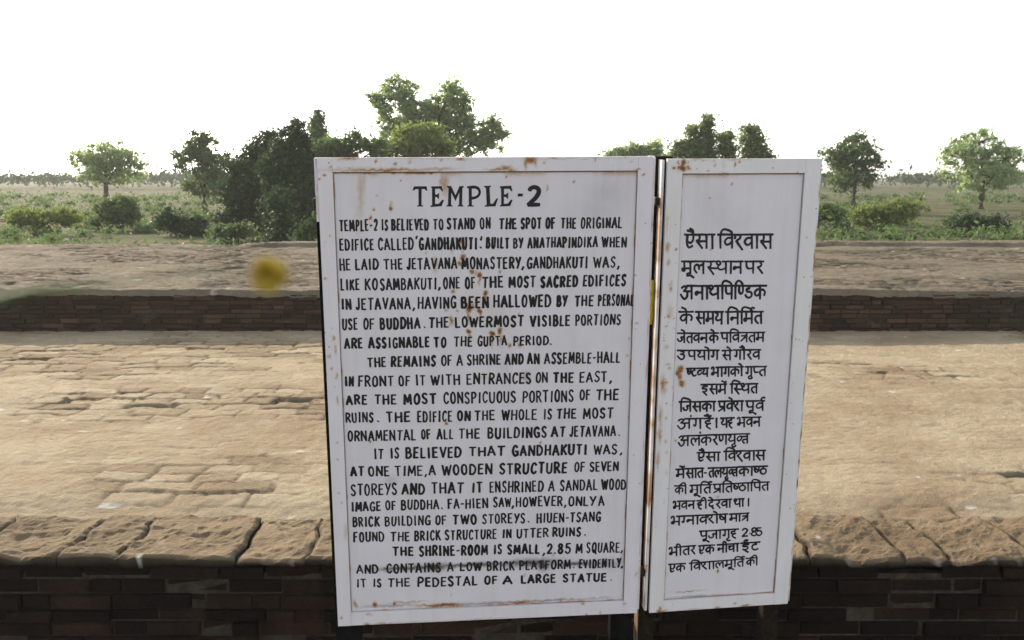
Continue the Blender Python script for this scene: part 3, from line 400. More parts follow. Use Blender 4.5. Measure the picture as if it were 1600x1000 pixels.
def paving_height(X, Y, d, l, k, amp, rag):
    """worn bricks laid flat in rows: height, joint mask and a tint for every brick"""
    wx = X + rag * (fbm(X * 5, Y * 5, 3, k) - .5) * 2; wy = Y + rag * (fbm(X * 4 + 9, Y * 4, 3, k + 3) - .5) * 2
    row = np.floor(wy / d); fy = wy / d - row
    lr = l * (.75 + .5 * hsh(row, row * 0, k))
    u = wx / lr + hsh(row, row * 0 + 2, k) * 7; c = np.floor(u); fx = u - c
    e = np.minimum(np.minimum(fx, 1 - fx) * lr, np.minimum(fy, 1 - fy) * d)
    w = .008 + .012 * hsh(c, row, k + 5)
    worn = sstep(.40, .58, fbm(X * .9, Y * 1.3, 4, k + 8))        # patches silted up with dry earth
    crack = (1 - sstep(0, 1, e / w)) * (1 - .85 * worn)
    hh = (hsh(c, row, k + 1) - .5) * amp * (1 - .7 * worn) + ((fx - .5) * (hsh(c, row, k + 2) - .5) + (fy - .5) * (hsh(c, row, k + 4) - .5)) * amp * 1.3 * (1 - .7 * worn)
    miss = (hsh(c, row, k + 6) > .955) * (1 - worn)
    hh = hh - miss * amp * 1.6
    z = hh - crack * amp * .9 + (fbm(X * 9, Y * 9, 4, k + 12) - .5) * amp * .9 + (fbm(X * 30, Y * 36, 4, k + 15) - .5) * amp * 1.1 + (fbm(X * 1.1, Y * .8, 3, k + 20) - .5) * amp * 2.6
    tint = .5 + (hsh(c, row, k + 9) - .5) * .8 * (1 - .75 * worn) + .12 * worn
    return z, np.clip(crack * (.35 + .65 * vnoise(X * 2.3, Y * 2.3, k + 30)), 0, 1), np.clip(tint, 0, 1)

WALL_Y, TOP1 = 3.10, 0.386
BACK_Y, TOP2 = 7.91, 0.72
HALF = 6.2

# lower terrace wall
lower = empty('terrace_wall', (0, WALL_Y, 0))
tag(lower, 'low dark damp brick terrace wall right behind the sign boards, capped with wide pale stones', 'brick wall')
mb = MB(); brick_wall_mesh(mb, -HALF, HALF, 0, 0.0, TOP1 - .036, .050, .20, .10, .014, 3)
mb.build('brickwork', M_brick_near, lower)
mb = MB(); mb.box(-HALF + .01, HALF - .01, .014, .40, -.05, TOP1 - .066); mb.build('core', M_mortar, lower)

def coping(parent, joints, y0, y1, zt, th, mat):
    """row of big weathered capping blocks as one part; returns nothing"""
    V = []; F = []; A = {'tint': [], 'crack': [], 'white': []}
    for j in range(len(joints) - 1):
        a, b_ = joints[j] + .0025, joints[j + 1] - .0025
        nx = max(6, int((b_ - a) / .014)); ny = int((y1 - y0) / .014)
        xs = np.linspace(0, 1, nx); ys = np.linspace(0, 1, ny)
        U, W = np.meshgrid(xs, ys)
        rg = random.random() * 40
        ra, rb = float(hsh(np.array(a * 31 // 1), np.array(3.))) * 40, float(hsh(np.array(joints[j + 1] * 31 // 1), np.array(3.))) * 40
        ra = (j * 7.3) % 40; rb = ((j + 1) * 7.3) % 40
        xl = a + .035 * (fbm(W * 3 + ra, W * 0 + 1.5, 4) - .5) * 2; xr = b_ + .035 * (fbm(W * 3 + rb, W * 0 + 1.5, 4) - .5) * 2
        Xp = xl * (1 - U) + xr * U
        yfr = y0 - .012 + .055 * (fbm(Xp * 8, Xp * 0 + .5, 5, 2) - .5)
        Yp = yfr * (1 - W) + (y1 + .02 * (fbm(Xp * 6, Xp * 0 + 4.5, 3, 4) - .5)) * W
        ed = np.minimum(np.minimum(U, 1 - U) * (b_ - a), np.minimum(W, 1 - W) * (y1 - y0))
        Zp = zt + random.uniform(-.006, .006) + (fbm(Xp * 8, Yp * 8, 5, 7) - .5) * .026 + (fbm(Xp * 34, Yp * 34, 4, 8) - .5) * .016 - (1 - sstep(0, .016, ed)) * .010 * (.4 + fbm(Xp * 15, Yp * 15, 3, 18)) + (fbm(Xp * 3.2, Yp * 3.2, 3, 28) - .5) * .03 - .009 * sstep(.58, .68, fbm(Xp * 6, Yp * 6, 4, 38)) + (U - .5) * random.uniform(-.012, .012)
        base = len(V)
        pts = np.stack([Xp, Yp, Zp], -1).reshape(-1, 3).tolist()
        wh = sstep(.66, .76, fbm(Xp * 24 + 5, Xp * 0 + .5, 3, 9)) * (1 - sstep(.0, .09, W))
        wh = np.maximum(wh, .8 * sstep(.84, .9, fbm(Xp * 14, Yp * 14, 3, 31)))
        tt = .35 + .3 * random.random()
        V += pts; A['tint'] += [tt] * len(pts); A['crack'] += (.9 * (1 - sstep(0, .012, ed))).reshape(-1).tolist(); A['white'] += wh.reshape(-1).tolist()
        idx = base + np.arange(nx * ny).reshape(ny, nx)
        F += np.stack([idx[:-1, :-1], idx[:-1, 1:], idx[1:, 1:], idx[1:, :-1]], -1).reshape(-1, 4).tolist()
        # sides
        loop = list(idx[0, :]) + list(idx[1:, -1]) + list(idx[-1, -2::-1]) + list(idx[-2:0:-1, 0])
        lo = len(V)
        for q in loop:
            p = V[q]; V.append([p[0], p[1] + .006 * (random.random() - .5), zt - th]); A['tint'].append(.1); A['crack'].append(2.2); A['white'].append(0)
        n = len(loop)
        for q in range(n):
            F.append([loop[q], lo + q, lo + (q + 1) % n, loop[(q + 1) % n]])
    mb = MB(); mb.v = [tuple(p) for p in V]; mb.f = [tuple(int(i) for i in f) for f in F]; mb.a = A
    return mb.build('coping', mat, parent, smooth=False)
jx = [at(478, 860, WALL_Y).x]
while jx[-1] < HALF: jx.append(jx[-1] + random.uniform(.16, .44))
while jx[0] > -HALF: jx.insert(0, jx[0] - random.uniform(.16, .44))
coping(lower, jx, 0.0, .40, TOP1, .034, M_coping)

# lower terrace floor
nx_, ny_ = 860, 340
X, Y = np.meshgrid(np.linspace(-HALF, HALF, nx_), np.linspace(WALL_Y + .385, BACK_Y + .03, ny_))
z, crk, tin = paving_height(X, Y, .13, .25, 2, .0095, .05)
z += .03 * sstep(WALL_Y + .4, WALL_Y + .7, Y) - .030
wh = .8 * sstep(.83, .88, fbm(X * 11, Y * 11, 3, 51))
tag(grid_mesh('paving', np.stack([X, Y, TOP1 + z], -1), M_pave_near, attrs={'tint': tin, 'crack': crk, 'white': wh}), kind='structure')

# upper terrace
upper = empty('terrace_wall', (0, BACK_Y, TOP1 - .06))
tag(upper, 'shaded red brick step wall at the back of the sunlit floor, a higher terrace resting on it', 'brick wall')
mb = MB(); brick_wall_mesh(mb, -HALF - 3, HALF + 3, 0, 0.0, TOP2 - TOP1 + .035, .040, .17, .10, .010, 5)
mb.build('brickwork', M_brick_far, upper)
mb = MB(); mb.box(-HALF - 2.9, HALF + 2.9, .016, 5.2, -.3, TOP2 - TOP1 + .0); mb.build('core', M_mortar, upper)
nx_, ny_ = 760, 260
X, Y = np.meshgrid(np.linspace(-HALF - 3, HALF + 3, nx_), np.linspace(BACK_Y - .012, 13.35, ny_))
z, crk, tin = paving_height(X, Y, .085, .20, 23, .017, .04)
z += .055 * sstep(12.9, 13.0, Y + .1 * (fbm(X * 2, X * 0, 3, 2) - .5)) * sstep(-3.75, -3.3, X)   # low rear kerb
z[0, :] -= .05; z[-1, :] -= .5
wh = .5 * sstep(.80, .88, fbm(X * 6, Y * 6, 3, 61))
tag(grid_mesh('paving', np.stack([X, Y + (z < -.2) * .02, TOP2 + z + .006], -1), M_pave_far, attrs={'tint': tin, 'crack': crk, 'white': wh}), kind='structure')

# ---------------------------------------------------------------- the sign boards
def basis(p):
    yaw, tilt, roll = p[:3]
    c, s = math.cos, math.sin
    Rz = Matrix(((c(yaw), -s(yaw), 0), (s(yaw), c(yaw), 0), (0, 0, 1)))
    Rx = Matrix(((1, 0, 0), (0, c(tilt), -s(tilt)), (0, s(tilt), c(tilt))))
    Ry = Matrix(((c(roll), 0, s(roll)), (0, 1, 0), (-s(roll), 0, c(roll))))
    return (Rz @ Rx @ Ry)

def stain(X, Z, spots, k):
    """X, Z in mm"""
    wx = X + 5 * (fbm(X * .09, Z * .09, 3, k) - .5) * 2; wz = Z + 5 * (fbm(X * .09 + 40, Z * .09, 3, k + 2) - .5) * 2
    r = np.zeros_like(X)
    for x, y, rx, ry, s in spots:
        near = (abs(X - x) < rx * 3 + 8) & (abs(Z - y) < ry * 3 + 8)
        if near.any():
            g = s * np.exp(-(((wx[near] - x) / (rx + .8)) ** 2 + ((wz[near] - y) / (ry + .8)) ** 2))
            r[near] = np.maximum(r[near], g) + .25 * np.minimum(r[near], g)
    return r

def plate(mb, x0, x1, z0, z1, y, depth, rust, grime, step=.0026, k=0, seam=False):
    """front sheet with a fine grid for its stains, plus its side faces"""
    nx = max(2, int((x1 - x0) / step)); nz = max(2, int((z1 - z0) / step))
    X, Z = np.meshgrid(np.linspace(x0, x1, nx), np.linspace(z0, z1, nz))
    ru = .85 * stain(X * 1000, Z * 1000, rust, k); gr = stain(X * 1000, Z * 1000, grime, k + 5)
    if seam:                                   # seam rust and dirt, with the raised border's shadow line painted in
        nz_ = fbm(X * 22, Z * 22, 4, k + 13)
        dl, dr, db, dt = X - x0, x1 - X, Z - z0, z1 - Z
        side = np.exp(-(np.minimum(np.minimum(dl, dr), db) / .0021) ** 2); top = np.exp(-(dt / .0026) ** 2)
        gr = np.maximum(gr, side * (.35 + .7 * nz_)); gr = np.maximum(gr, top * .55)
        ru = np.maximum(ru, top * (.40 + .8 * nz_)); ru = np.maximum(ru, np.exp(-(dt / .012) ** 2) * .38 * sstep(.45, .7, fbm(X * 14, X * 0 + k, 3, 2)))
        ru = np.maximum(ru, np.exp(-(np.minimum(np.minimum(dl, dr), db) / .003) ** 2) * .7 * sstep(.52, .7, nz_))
    wob = .0006 * (fbm(X * 8, Z * 8, 2, k + 9) - .5)
    P = np.stack([X, y + wob, Z], -1).reshape(-1, 3)
    idx = np.arange(nx * nz).reshape(nz, nx)
    F = np.stack([idx[:-1, :-1], idx[:-1, 1:], idx[1:, 1:], idx[1:, :-1]], -1).reshape(-1, 4)
    loop = list(idx[0, :]) + list(idx[1:, -1]) + list(idx[-1, -2::-1]) + list(idx[-2:0:-1, 0])
    n0 = len(P)
    extra = P[loop].copy(); extra[:, 1] = y + depth
    F = F.tolist()
    n = len(loop)
    for q in range(n): F.append([loop[q], n0 + q, n0 + (q + 1) % n, loop[(q + 1) % n]])
    mb.add(np.concatenate([P, extra]).tolist(), F, rust=np.concatenate([ru.reshape(-1), ru.reshape(-1)[loop] * .6 + .10]), grime=np.concatenate([gr.reshape(-1), np.full(n, .15)]))

# ---- hand-painted capitals: strokes in a unit box (x right, y up); '~' marks a curved stroke
FONT = {
'A': (1.0, "0,0 .46,1", ".46,1 1,0", ".2,.34 .8,.34"),
'B': (.86, ".06,0 .06,1", "~.06,.97 .6,.97 .82,.76 .58,.55 .08,.53", "~.3,.54 .8,.47 .95,.25 .62,.03 .06,.02"),
'C': (.86, "~.95,.80 .74,.98 .42,.97 .12,.72 .08,.32 .35,.03 .68,.02 .96,.2"),
'D': (.94, ".06,0 .06,1", "~.06,.97 .52,.95 .9,.7 .93,.34 .62,.05 .06,.02"),
'E': (.74, ".06,0 .06,1", ".06,.97 .97,.99", ".06,.53 .84,.54", ".06,.02 1,.03"),
'F': (.72, ".06,0 .06,1", ".06,.97 1,.99", ".06,.52 .84,.53"),
'G': (.92, "~.92,.82 .72,.98 .42,.97 .12,.72 .08,.32 .35,.03 .66,.02 .92,.2", ".58,.44 .97,.44", ".95,.46 .95,.02"),
'H': (.92, ".06,0 .06,1", ".94,0 .94,1", ".06,.5 .94,.52"),
'I': (.42, ".5,0 .5,1"),
'J': (.7, "~.8,1 .82,.5 .78,.18 .55,.01 .25,.04 .06,.2"),
'K': (.9, ".06,0 .06,1", ".95,1 .1,.44", ".32,.58 1,0"),
'L': (.7, ".06,0 .06,1", ".06,.02 1,.03"),
'M': (1.15, ".02,0 .12,1", ".12,1 .5,.22", ".5,.22 .88,1", ".88,1 .98,0"),
'N': (.98, ".06,0 .06,1", ".06,1 .94,.0", ".94,0 .94,1"),
'O': (.88, "~.5,1 .18,.86 .06,.5 .18,.14 .5,0 .82,.14 .94,.5 .82,.86 .5,1 .36,.96"),
'P': (.82, ".06,0 .06,1", "~.06,.97 .6,.97 .95,.74 .62,.48 .08,.47"),
'Q': (.92, "~.5,1 .18,.86 .06,.5 .18,.14 .5,0 .82,.14 .94,.5 .82,.86 .5,1 .36,.96", ".55,.28 1.02,-.14"),
'R': (.88, ".06,0 .06,1", "~.06,.97 .6,.97 .92,.75 .6,.52 .08,.5", ".42,.5 1,0"),
'S': (.8, "~.92,.86 .64,1 .28,.94 .12,.76 .34,.56 .72,.42 .9,.22 .66,.02 .32,.01 .04,.16"),
'T': (.9, "0,.97 1,.98", ".5,.97 .48,0"),
'U': (.9, "~.06,1 .06,.5 .12,.14 .48,0 .84,.14 .92,.5 .93,1"),
'V': (.96, "0,1 .5,0", ".5,0 1,1"),
'W': (1.3, "0,1 .26,0", ".26,0 .5,.86", ".5,.86 .74,0", ".74,0 1,1"),
'Y': (.88, "0,1 .5,.46", "1,1 .3,-.02"),
'-': (.5, ".0,.46 1,.48"),
'2': (.76, "~.06,.78 .3,1 .7,.98 .9,.74 .66,.42 .08,.03", ".06,.02 1,.03"),
'8': (.8, "~.55,.54 .2,.7 .26,.94 .58,1 .86,.86 .7,.6 .26,.42 .1,.2 .35,.01 .7,.03 .92,.24 .78,.44 .5,.56"),
'5': (.8, ".2,.98 .95,.99", ".2,.98 .14,.56", "~.14,.56 .5,.64 .88,.48 .9,.2 .6,.01 .28,.03 .04,.18"),
'.': (.2, ".5,.04 .54,.05"),
',': (.3, "~.66,.08 .6,-.04 .1,-.2"),
"'": (.3, "~.7,1.12 .6,.98 .2,.82"),
'`': (.3, "~.8,1.12 .3,1.02 .4,.9"),
}
def curve(pts, n=5):
    out = []
    P = [pts[0]] + pts + [pts[-1]]
    for i in range(1, len(P) - 2):
        p0, p1, p2, p3 = P[i - 1], P[i], P[i + 1], P[i + 2]
        for k in range(n):
            s = k / n
            out.append(tuple(.5 * (2 * p1[c] + (p2[c] - p0[c]) * s + (2 * p0[c] - 5 * p1[c] + 4 * p2[c] - p3[c]) * s * s + (3 * p1[c] - p0[c] - 3 * p2[c] + p3[c]) * s ** 3) for c in (0, 1)))
    out.append(pts[-1])
    return out
def parse(s):
    sm = s[0] == '~'; s = s.lstrip('~')
    return sm, [tuple(float(q) for q in w.split(',')) for w in s.split()]

LAYER = [0]
def brush(mb, pts, w0, w1=None, taper=1.0):
    """one brush stroke on the board, pts in mm; half width w0 -> w1"""
    w1 = w0 if w1 is None else w1
    LAYER[0] = (LAYER[0] + 1) % 14
    y = -.00025 - .00002 * LAYER[0]
    n = len(pts)
    V = []; F = []
    tg = []
    for i in range(n):
        a = pts[max(i - 1, 0)]; b_ = pts[min(i + 1, n - 1)]
        d = math.hypot(b_[0] - a[0], b_[1] - a[1]) or 1
        tg.append(((b_[0] - a[0]) / d, (b_[1] - a[1]) / d))
    ph = random.random() * 6
    def hw(s):
        return (w0 + (w1 - w0) * s) * (1 + .08 * math.sin(7 * s + ph))
    # start cap, body, end cap as rows of two
    rows = []
    for k in (0, 1, 2):
        an = math.radians((78, 50, 20)[k]); r = hw(0)
        rows.append((pts[0][0] - tg[0][0] * r * math.sin(an) * .55, pts[0][1] - tg[0][1] * r * math.sin(an) * .55, tg[0], r * math.cos(an)))
    for i in range(n): rows.append((pts[i][0], pts[i][1], tg[i], hw(i / max(n - 1, 1))))
    for k in (2, 1, 0):
        an = math.radians((78, 50, 20)[k]); r = hw(1)
        rows.append((pts[-1][0] + tg[-1][0] * r * math.sin(an) * .55, pts[-1][1] + tg[-1][1] * r * math.sin(an) * .55, tg[-1], r * math.cos(an)))
    for x, z, tt, h in rows:
        V.append(((x - tt[1] * h) / 1000, y, (z + tt[0] * h) / 1000)); V.append(((x + tt[1] * h) / 1000, y, (z - tt[0] * h) / 1000))
    for i in range(len(rows) - 1): F.append((2 * i, 2 * i + 1, 2 * i + 3, 2 * i + 2))
    mb.add(V, F)

def sub(pts):
    """extra points along straight strokes so that they can waver"""
    out = []
    for a, b_ in zip(pts[:-1], pts[1:]):
        for k in range(3): out.append((a[0] + (b_[0] - a[0]) * k / 3, a[1] + (b_[1] - a[1]) * k / 3))
    return out + [pts[-1]]

def write_word(mb, text, x0, z0, x1, z1, h, bold):
    r = random
    wid = [FONT[c][0] * r.uniform(.95, 1.06) for c in text]
    gap = .14
    hw = (3.4 if bold else 2.85) * r.uniform(.95, 1.05)
    L = math.hypot(x1 - x0, z1 - z0)
    if len(text) == 1 and text in ".,'`": wid = [1.0]; gap = 0
    tot = sum(wid) + gap * (len(text) - 1)
    inset = hw * .8 if len(text) > 1 or text not in ".,'`I" else 0
    hw = min(hw, .205 * L / max(len(text) - .6 * text.count('I'), 1)) if len(text) > 2 else hw
    air = 1.6 * hw
    un = (L - 2 * inset - air * (len(text) - 1)) / tot
    ux, uz = (x1 - x0) / L, (z1 - z0) / L
    s = inset
    dots = {'.': 1.25, ',': 1.0}
    for c, w in zip(text, wid):
        cw = w * un
        hh = h * r.uniform(.95, 1.03) - hw * .9; dz = r.uniform(-.9, .9) + hw * .5
        sl = r.uniform(-.03, .05)
        th = hw * r.uniform(.9, 1.1)
        for st in FONT[c][1:]:
            sm, P = parse(st)
            Q = []
            if c in ".,'`":
                cw_ = max(cw, 4.0)
                for px, py in P: Q.append((s + cw / 2 + (px - .5) * min(cw_, 8), py * hh + dz))
            else:
                for px, py in P:
                    Q.append((s + px * cw + sl * py * hh + r.uniform(-.35, .35), py * hh + dz + r.uniform(-.4, .4)))
            Q = curve(Q, 4) if sm else sub(Q)
            Q = [(x0 + a * ux - b_ * uz * .0, z0 + a * uz + b_) for a, b_ in Q]
            k = r.uniform(.86, 1.0)
            hor = abs(Q[-1][0] - Q[0][0]) > abs(Q[-1][1] - Q[0][1]) * 1.5 and not sm
            tw = th * (.84 if hor else 1.0) * dots.get(c, 1.0)
            brush(mb, Q, tw * r.uniform(.96, 1.08), tw * k)
        s += cw + gap * un + air

# ---- Devanagari: consonant shapes hang from the head line (y = 1), foot at 0; (advance, stem x, strokes)
DEV = {
'AA': (.36, .2, ".2,1 .2,0"),
'SA': (.92, .76, ".26,1 .30,.78", "~.30,.78 .24,.6 .06,.52", ".1,.52 .46,.0", ".22,.5 .76,.5", ".76,1 .76,0"),
'SAh': (.72, .6, ".26,1 .30,.78", "~.30,.78 .24,.6 .06,.52", ".1,.52 .5,-.08", ".22,.46 .74,.42"),
'PA': (.74, .58, "~.12,1 .12,.62 .24,.4 .58,.46", ".58,1 .58,0"),
'PAh': (.5, .4, "~.12,1 .12,.62 .24,.4 .5,.46"),
'PRA': (.78, .62, "~.14,1 .14,.62 .26,.42 .62,.5", ".62,1 .62,0", ".62,.36 .04,.0"),
'MA': (.82, .66, ".2,1 .2,.42", "~.2,.42 .06,.40 .06,.24 .2,.24 .24,.42", ".1,.42 .66,.44", ".66,1 .66,0"),
'NA': (.76, .6, "~.6,.52 .28,.5 .12,.34 .06,.48 .18,.58 .3,.5", ".6,1 .6,0"),
'TA': (.74, .6, "~.6,.66 .28,.64 .12,.44 .18,.2 .36,.0", ".6,1 .6,0"),
'TRA': (.76, .62, ".62,.68 .12,.66", ".56,.62 .08,.10", ".62,1 .62,0"),
'LA': (.96, .8, "~.8,.62 .64,.72 .5,.58 .46,.34", "~.48,.52 .34,.74 .14,.62 .12,.3 .3,.04", ".8,1 .8,0"),
'VA': (.76, .6, "~.6,.74 .3,.74 .1,.5 .22,.26 .44,.32 .6,.52", ".6,1 .6,0"),
'VAh': (.56, .5, "~.56,.74 .3,.74 .1,.5 .22,.26 .44,.32 .56,.5"),
'KA': (1.0, .5, "~.5,.74 .26,.72 .08,.48 .2,.26 .36,.32 .5,.52", "~.5,.64 .72,.74 .9,.56 .84,.28", ".5,1 .5,0"),
'KTA': (1.2, 1.0, "~.5,.74 .26,.74 .08,.52 .2,.28 .42,.42", "1.0,.72 .5,.70", "1.0,.42 .66,.42", "~.66,.42 .56,.24 .74,.02", "~.52,.72 .46,.5 .36,.34", "1.0,1 1.0,0"),
'RA': (.56, .3, "~.24,1 .4,.82 .34,.62 .14,.52", ".14,.54 .48,0"),
'YA': (.82, .66, "~.1,.92 .28,.88 .26,.68 .12,.5 .28,.3 .66,.42", ".66,1 .66,0"),
'THA': (.9, .72, "~.2,.74 .04,.80 .06,1.0 .26,1.0 .3,.8 .1,.56 .3,.32 .72,.46", ".72,1 .72,0"),
'JA': (.86, .7, "~.7,.58 .38,.58 .46,.34 .32,.14 .12,.2 .02,.42", ".7,1 .7,0"),
'GA': (.72, .56, "~.24,1 .25,.5 .2,.28 .06,.4", ".56,1 .56,0"),
'GAh': (.46, .3, "~.24,1 .25,.5 .2,.28 .06,.4"),
'SHA': (1.0, .84, "~.04,.70 .06,.9 .24,.98 .40,.86 .36,.70 .22,.60 .10,.50", ".12,.54 .54,.04", ".84,1 .84,0"),
'SHAh': (.62, .42, "~.04,.70 .06,.9 .24,.98 .42,.86 .36,.70 .22,.60 .10,.50", ".12,.54 .56,-.12"),
'SSA': (.76, .6, "~.14,1 .12,.62 .24,.4 .6,.46", ".14,.86 .58,.48", ".6,1 .6,0"),
'SSAh': (.56, .4, "~.14,1 .10,.6 .24,.34 .46,.48 .5,.8 .46,1", ".14,.82 .46,.5"),
'BHA': (.86, .68, "~.0,.84 .06,1.0 .22,.96 .24,.68 .2,.42", "~.2,.42 .04,.38 .06,.22 .22,.24 .24,.42", ".1,.42 .68,.44", ".68,1 .68,0"),
'HA': (.7, .4, ".4,1 .4,.76", "~.4,.76 .14,.74 .08,.60 .16,.5 .48,.5", "~.44,.5 .22,.38 .18,.18 .46,-.08"),
'DA': (.7, .4, ".4,1 .4,.76", "~.4,.76 .14,.66 .1,.36 .36,.22 .5,.36", ".3,.3 .54,-.1"),
'DDA': (.7, .36, ".36,1 .36,.8", "~.36,.8 .14,.74 .2,.56 .46,.54 .54,.3 .36,.1 .12,.16 .02,.34"),
'TTA': (.68, .36, ".36,1 .36,.8", "~.46,.8 .16,.68 .1,.36 .3,.12 .56,.22"),
'TTHA': (.7, .36, ".36,1 .36,.78", "~.36,.76 .12,.62 .1,.3 .34,.1 .58,.3 .56,.62 .36,.76"),
'CHA': (.84, .66, ".08,.72 .66,.74", "~.36,.72 .16,.5 .28,.28 .66,.44", ".66,1 .66,0"),
'NNA': (.9, .74, ".12,1 .12,.6", "~.12,.6 .24,.4 .4,.46 .44,.6", ".44,1 .44,.5", ".74,1 .74,0"),
'NNh': (.6, .4, "~.12,1 .12,.6 .26,.4 .42,.56 .42,1"),
'A': (1.1, .86, "~.08,.82 .28,.98 .46,.84 .24,.6", "~.24,.6 .5,.54 .5,.2 .26,.0 .0,.36", ".44,.56 .86,.58", ".86,1 .86,0"),
'I': (.8, .36, ".36,1 .36,.84", "~.6,.82 .22,.80 .16,.62 .48,.56 .52,.36 .28,.24 .12,.3", "~.26,.26 .34,.1 .56,-.1"),
'U': (.86, .5, "~.26,.92 .5,.88 .46,.66 .24,.6", "~.26,.6 .54,.5 .5,.16 .26,.06 .0,.42"),
'EE': (.72, .56, "~.16,1 .14,.4 .26,.08 .52,.2", "~.56,1 .54,.62 .36,.42 .18,.5"),
'2': (.7, .5, "~.08,.78 .3,1 .62,.94 .66,.66 .36,.3 .08,.02", ".06,.02 .72,.04"),
'8': (.8, .5, "~.55,.54 .2,.7 .26,.94 .58,1 .8,.86 .7,.6 .26,.42 .1,.2 .35,.01 .7,.03 .86,.24 .7,.44 .5,.56"),
'5': (.8, .5, ".2,.98 .75,.99", ".2,.98 .14,.56", "~.14,.56 .5,.64 .78,.48 .8,.2 .5,.01 .28,.03 .04,.18"),
'DANDA': (.3, .15, ".15,1 .15,0"), 'HYPH': (.5, .2, ".02,.5 .48,.5"), 'DOTB': (.3, .15, ".13,.35 .17,.36"),
}
NOHEAD = {'2', '8', '5', 'DANDA', 'HYPH', 'DOTB'}
def write_hindi(mb, toks, c, r=random):
    (ax, at_), (bx, bb), (cx, ct), (dx, db) = [(c[i], c[i + 1]) for i in (0, 2, 4, 6)]
    toks = toks.split()
    SP_ = 1.0
    seq = []; x = 0.0; marks = []; stem = 0; top_heads = []
    for tk in toks:
        if tk in ('Em', 'AIm', 'DOT', 'REPH', 'u', 'UU', 'RI'):
            marks.append((tk, stem)); continue
        if tk in ('Im', 'II'):
            x0 = x; seq.append((('.2,1 .2,0',), x)); marks.append(('II', x + .2, stem)); stem = x + .2; x += .38; continue
        pre = tk[0] == 'i' and tk[1:] in DEV
        if pre:
            tk = tk[1:]; seq.append((('.16,1 .16,0',), x)); i0 = x + .16; x += .34
        adv, st, *strokes = DEV[tk]
        seq.append((tuple(strokes), x)); stem = x + st
        if pre: marks.append(('iarc', i0, stem))
        if tk not in NOHEAD: top_heads.append((x + {'BHA': .46, 'THA': .48, 'A': .5}.get(tk, 0), x + adv))
        x += adv
    tot = x
    H0 = at_ - bb; H1 = ct - db
    def P(u, v):
        s = u / tot
        top = at_ + (ct - at_) * s; bot = bb + (db - bb) * s
        xt = ax + (cx - ax) * s; xb = bx + (dx - bx) * s
        return (xb + (xt - xb) * v, bot + (top - bot) * v)
    hh = (H0 + H1) / 2
    hw = (1.6 + .046 * hh) * r.uniform(.95, 1.06)
    for strokes, xo in seq:
        jx_, jy_ = r.uniform(-.02, .02), r.uniform(-.02, .02)
        for st in strokes:
            sm, Q = parse(st)
            Q = [(xo + a + jx_ + r.uniform(-.01, .01), b_ + (jy_ if b_ < .9 else 0) + r.uniform(-.012, .012)) for a, b_ in Q]
            Q = curve(Q, 4) if sm else sub(Q)
            brush(mb, [P(*q) for q in Q], hw * r.uniform(1.0, 1.15), hw * r.uniform(.85, 1.0))
    runs = []
    if toks[0][0] == 'i' and top_heads: top_heads[0] = (-.02, top_heads[0][1])
    for a, b_ in top_heads:
        if runs and a - runs[-1][1] < .45 and not (a % 1 and any(abs(a - (h[0])) < 1e-6 and h[0] - runs[-1][1] > .42 for h in top_heads)): runs[-1][1] = b_
        else: runs.append([a, b_])
    for a, b_ in runs:
        k = 7
        brush(mb, [P(a - .03 + (b_ - a + .06) * i / k, 1 + r.uniform(-.012, .012)) for i in range(k + 1)], hw * 1.0, hw * .95)
    def mk(pts, w=1.0): brush(mb, [P(*q) for q in curve(pts, 4)], hw * w * .95, hw * w * 1.05)
    for mkx in marks:
        tk, s = mkx[0], mkx[1]
        if tk == 'Em': mk([(s, 1.0), (s - .06, 1.22), (s - .32, 1.36)])
        if tk == 'AIm': mk([(s, 1.0), (s - .1, 1.2), (s - .4, 1.3)]); mk([(s + .02, 1.0), (s - .02, 1.28), (s - .22, 1.44)])
        if tk == 'DOT': mk([(s + .08, 1.26), (s + .12, 1.27)], 1.35)
        if tk == 'REPH': mk([(s, 1.0), (s - .1, 1.18), (s + .04, 1.34), (s + .2, 1.28)])
        if tk == 'u': mk([(s, .05), (s - .24, -.06), (s - .2, -.26), (s + .02, -.24), (s + .06, -.1)])
        if tk == 'UU': mk([(s, .05), (s - .26, -.02), (s - .24, -.2), (s - .02, -.16), (s + .24, -.36)])
        if tk == 'RI': mk([(s, -.02), (s - .16, -.14), (s - .06, -.32), (s + .14, -.3)])
        if tk == 'II': mk([(s, 1.0), (s - .08, 1.26), (s - .3, 1.34), (mkx[2], 1.0)])
        if tk == 'iarc': mk([(s, 1.0), (s + .08, 1.28), (s + .3, 1.38), (mkx[2] - .08, 1.22), (mkx[2], 1.0)])

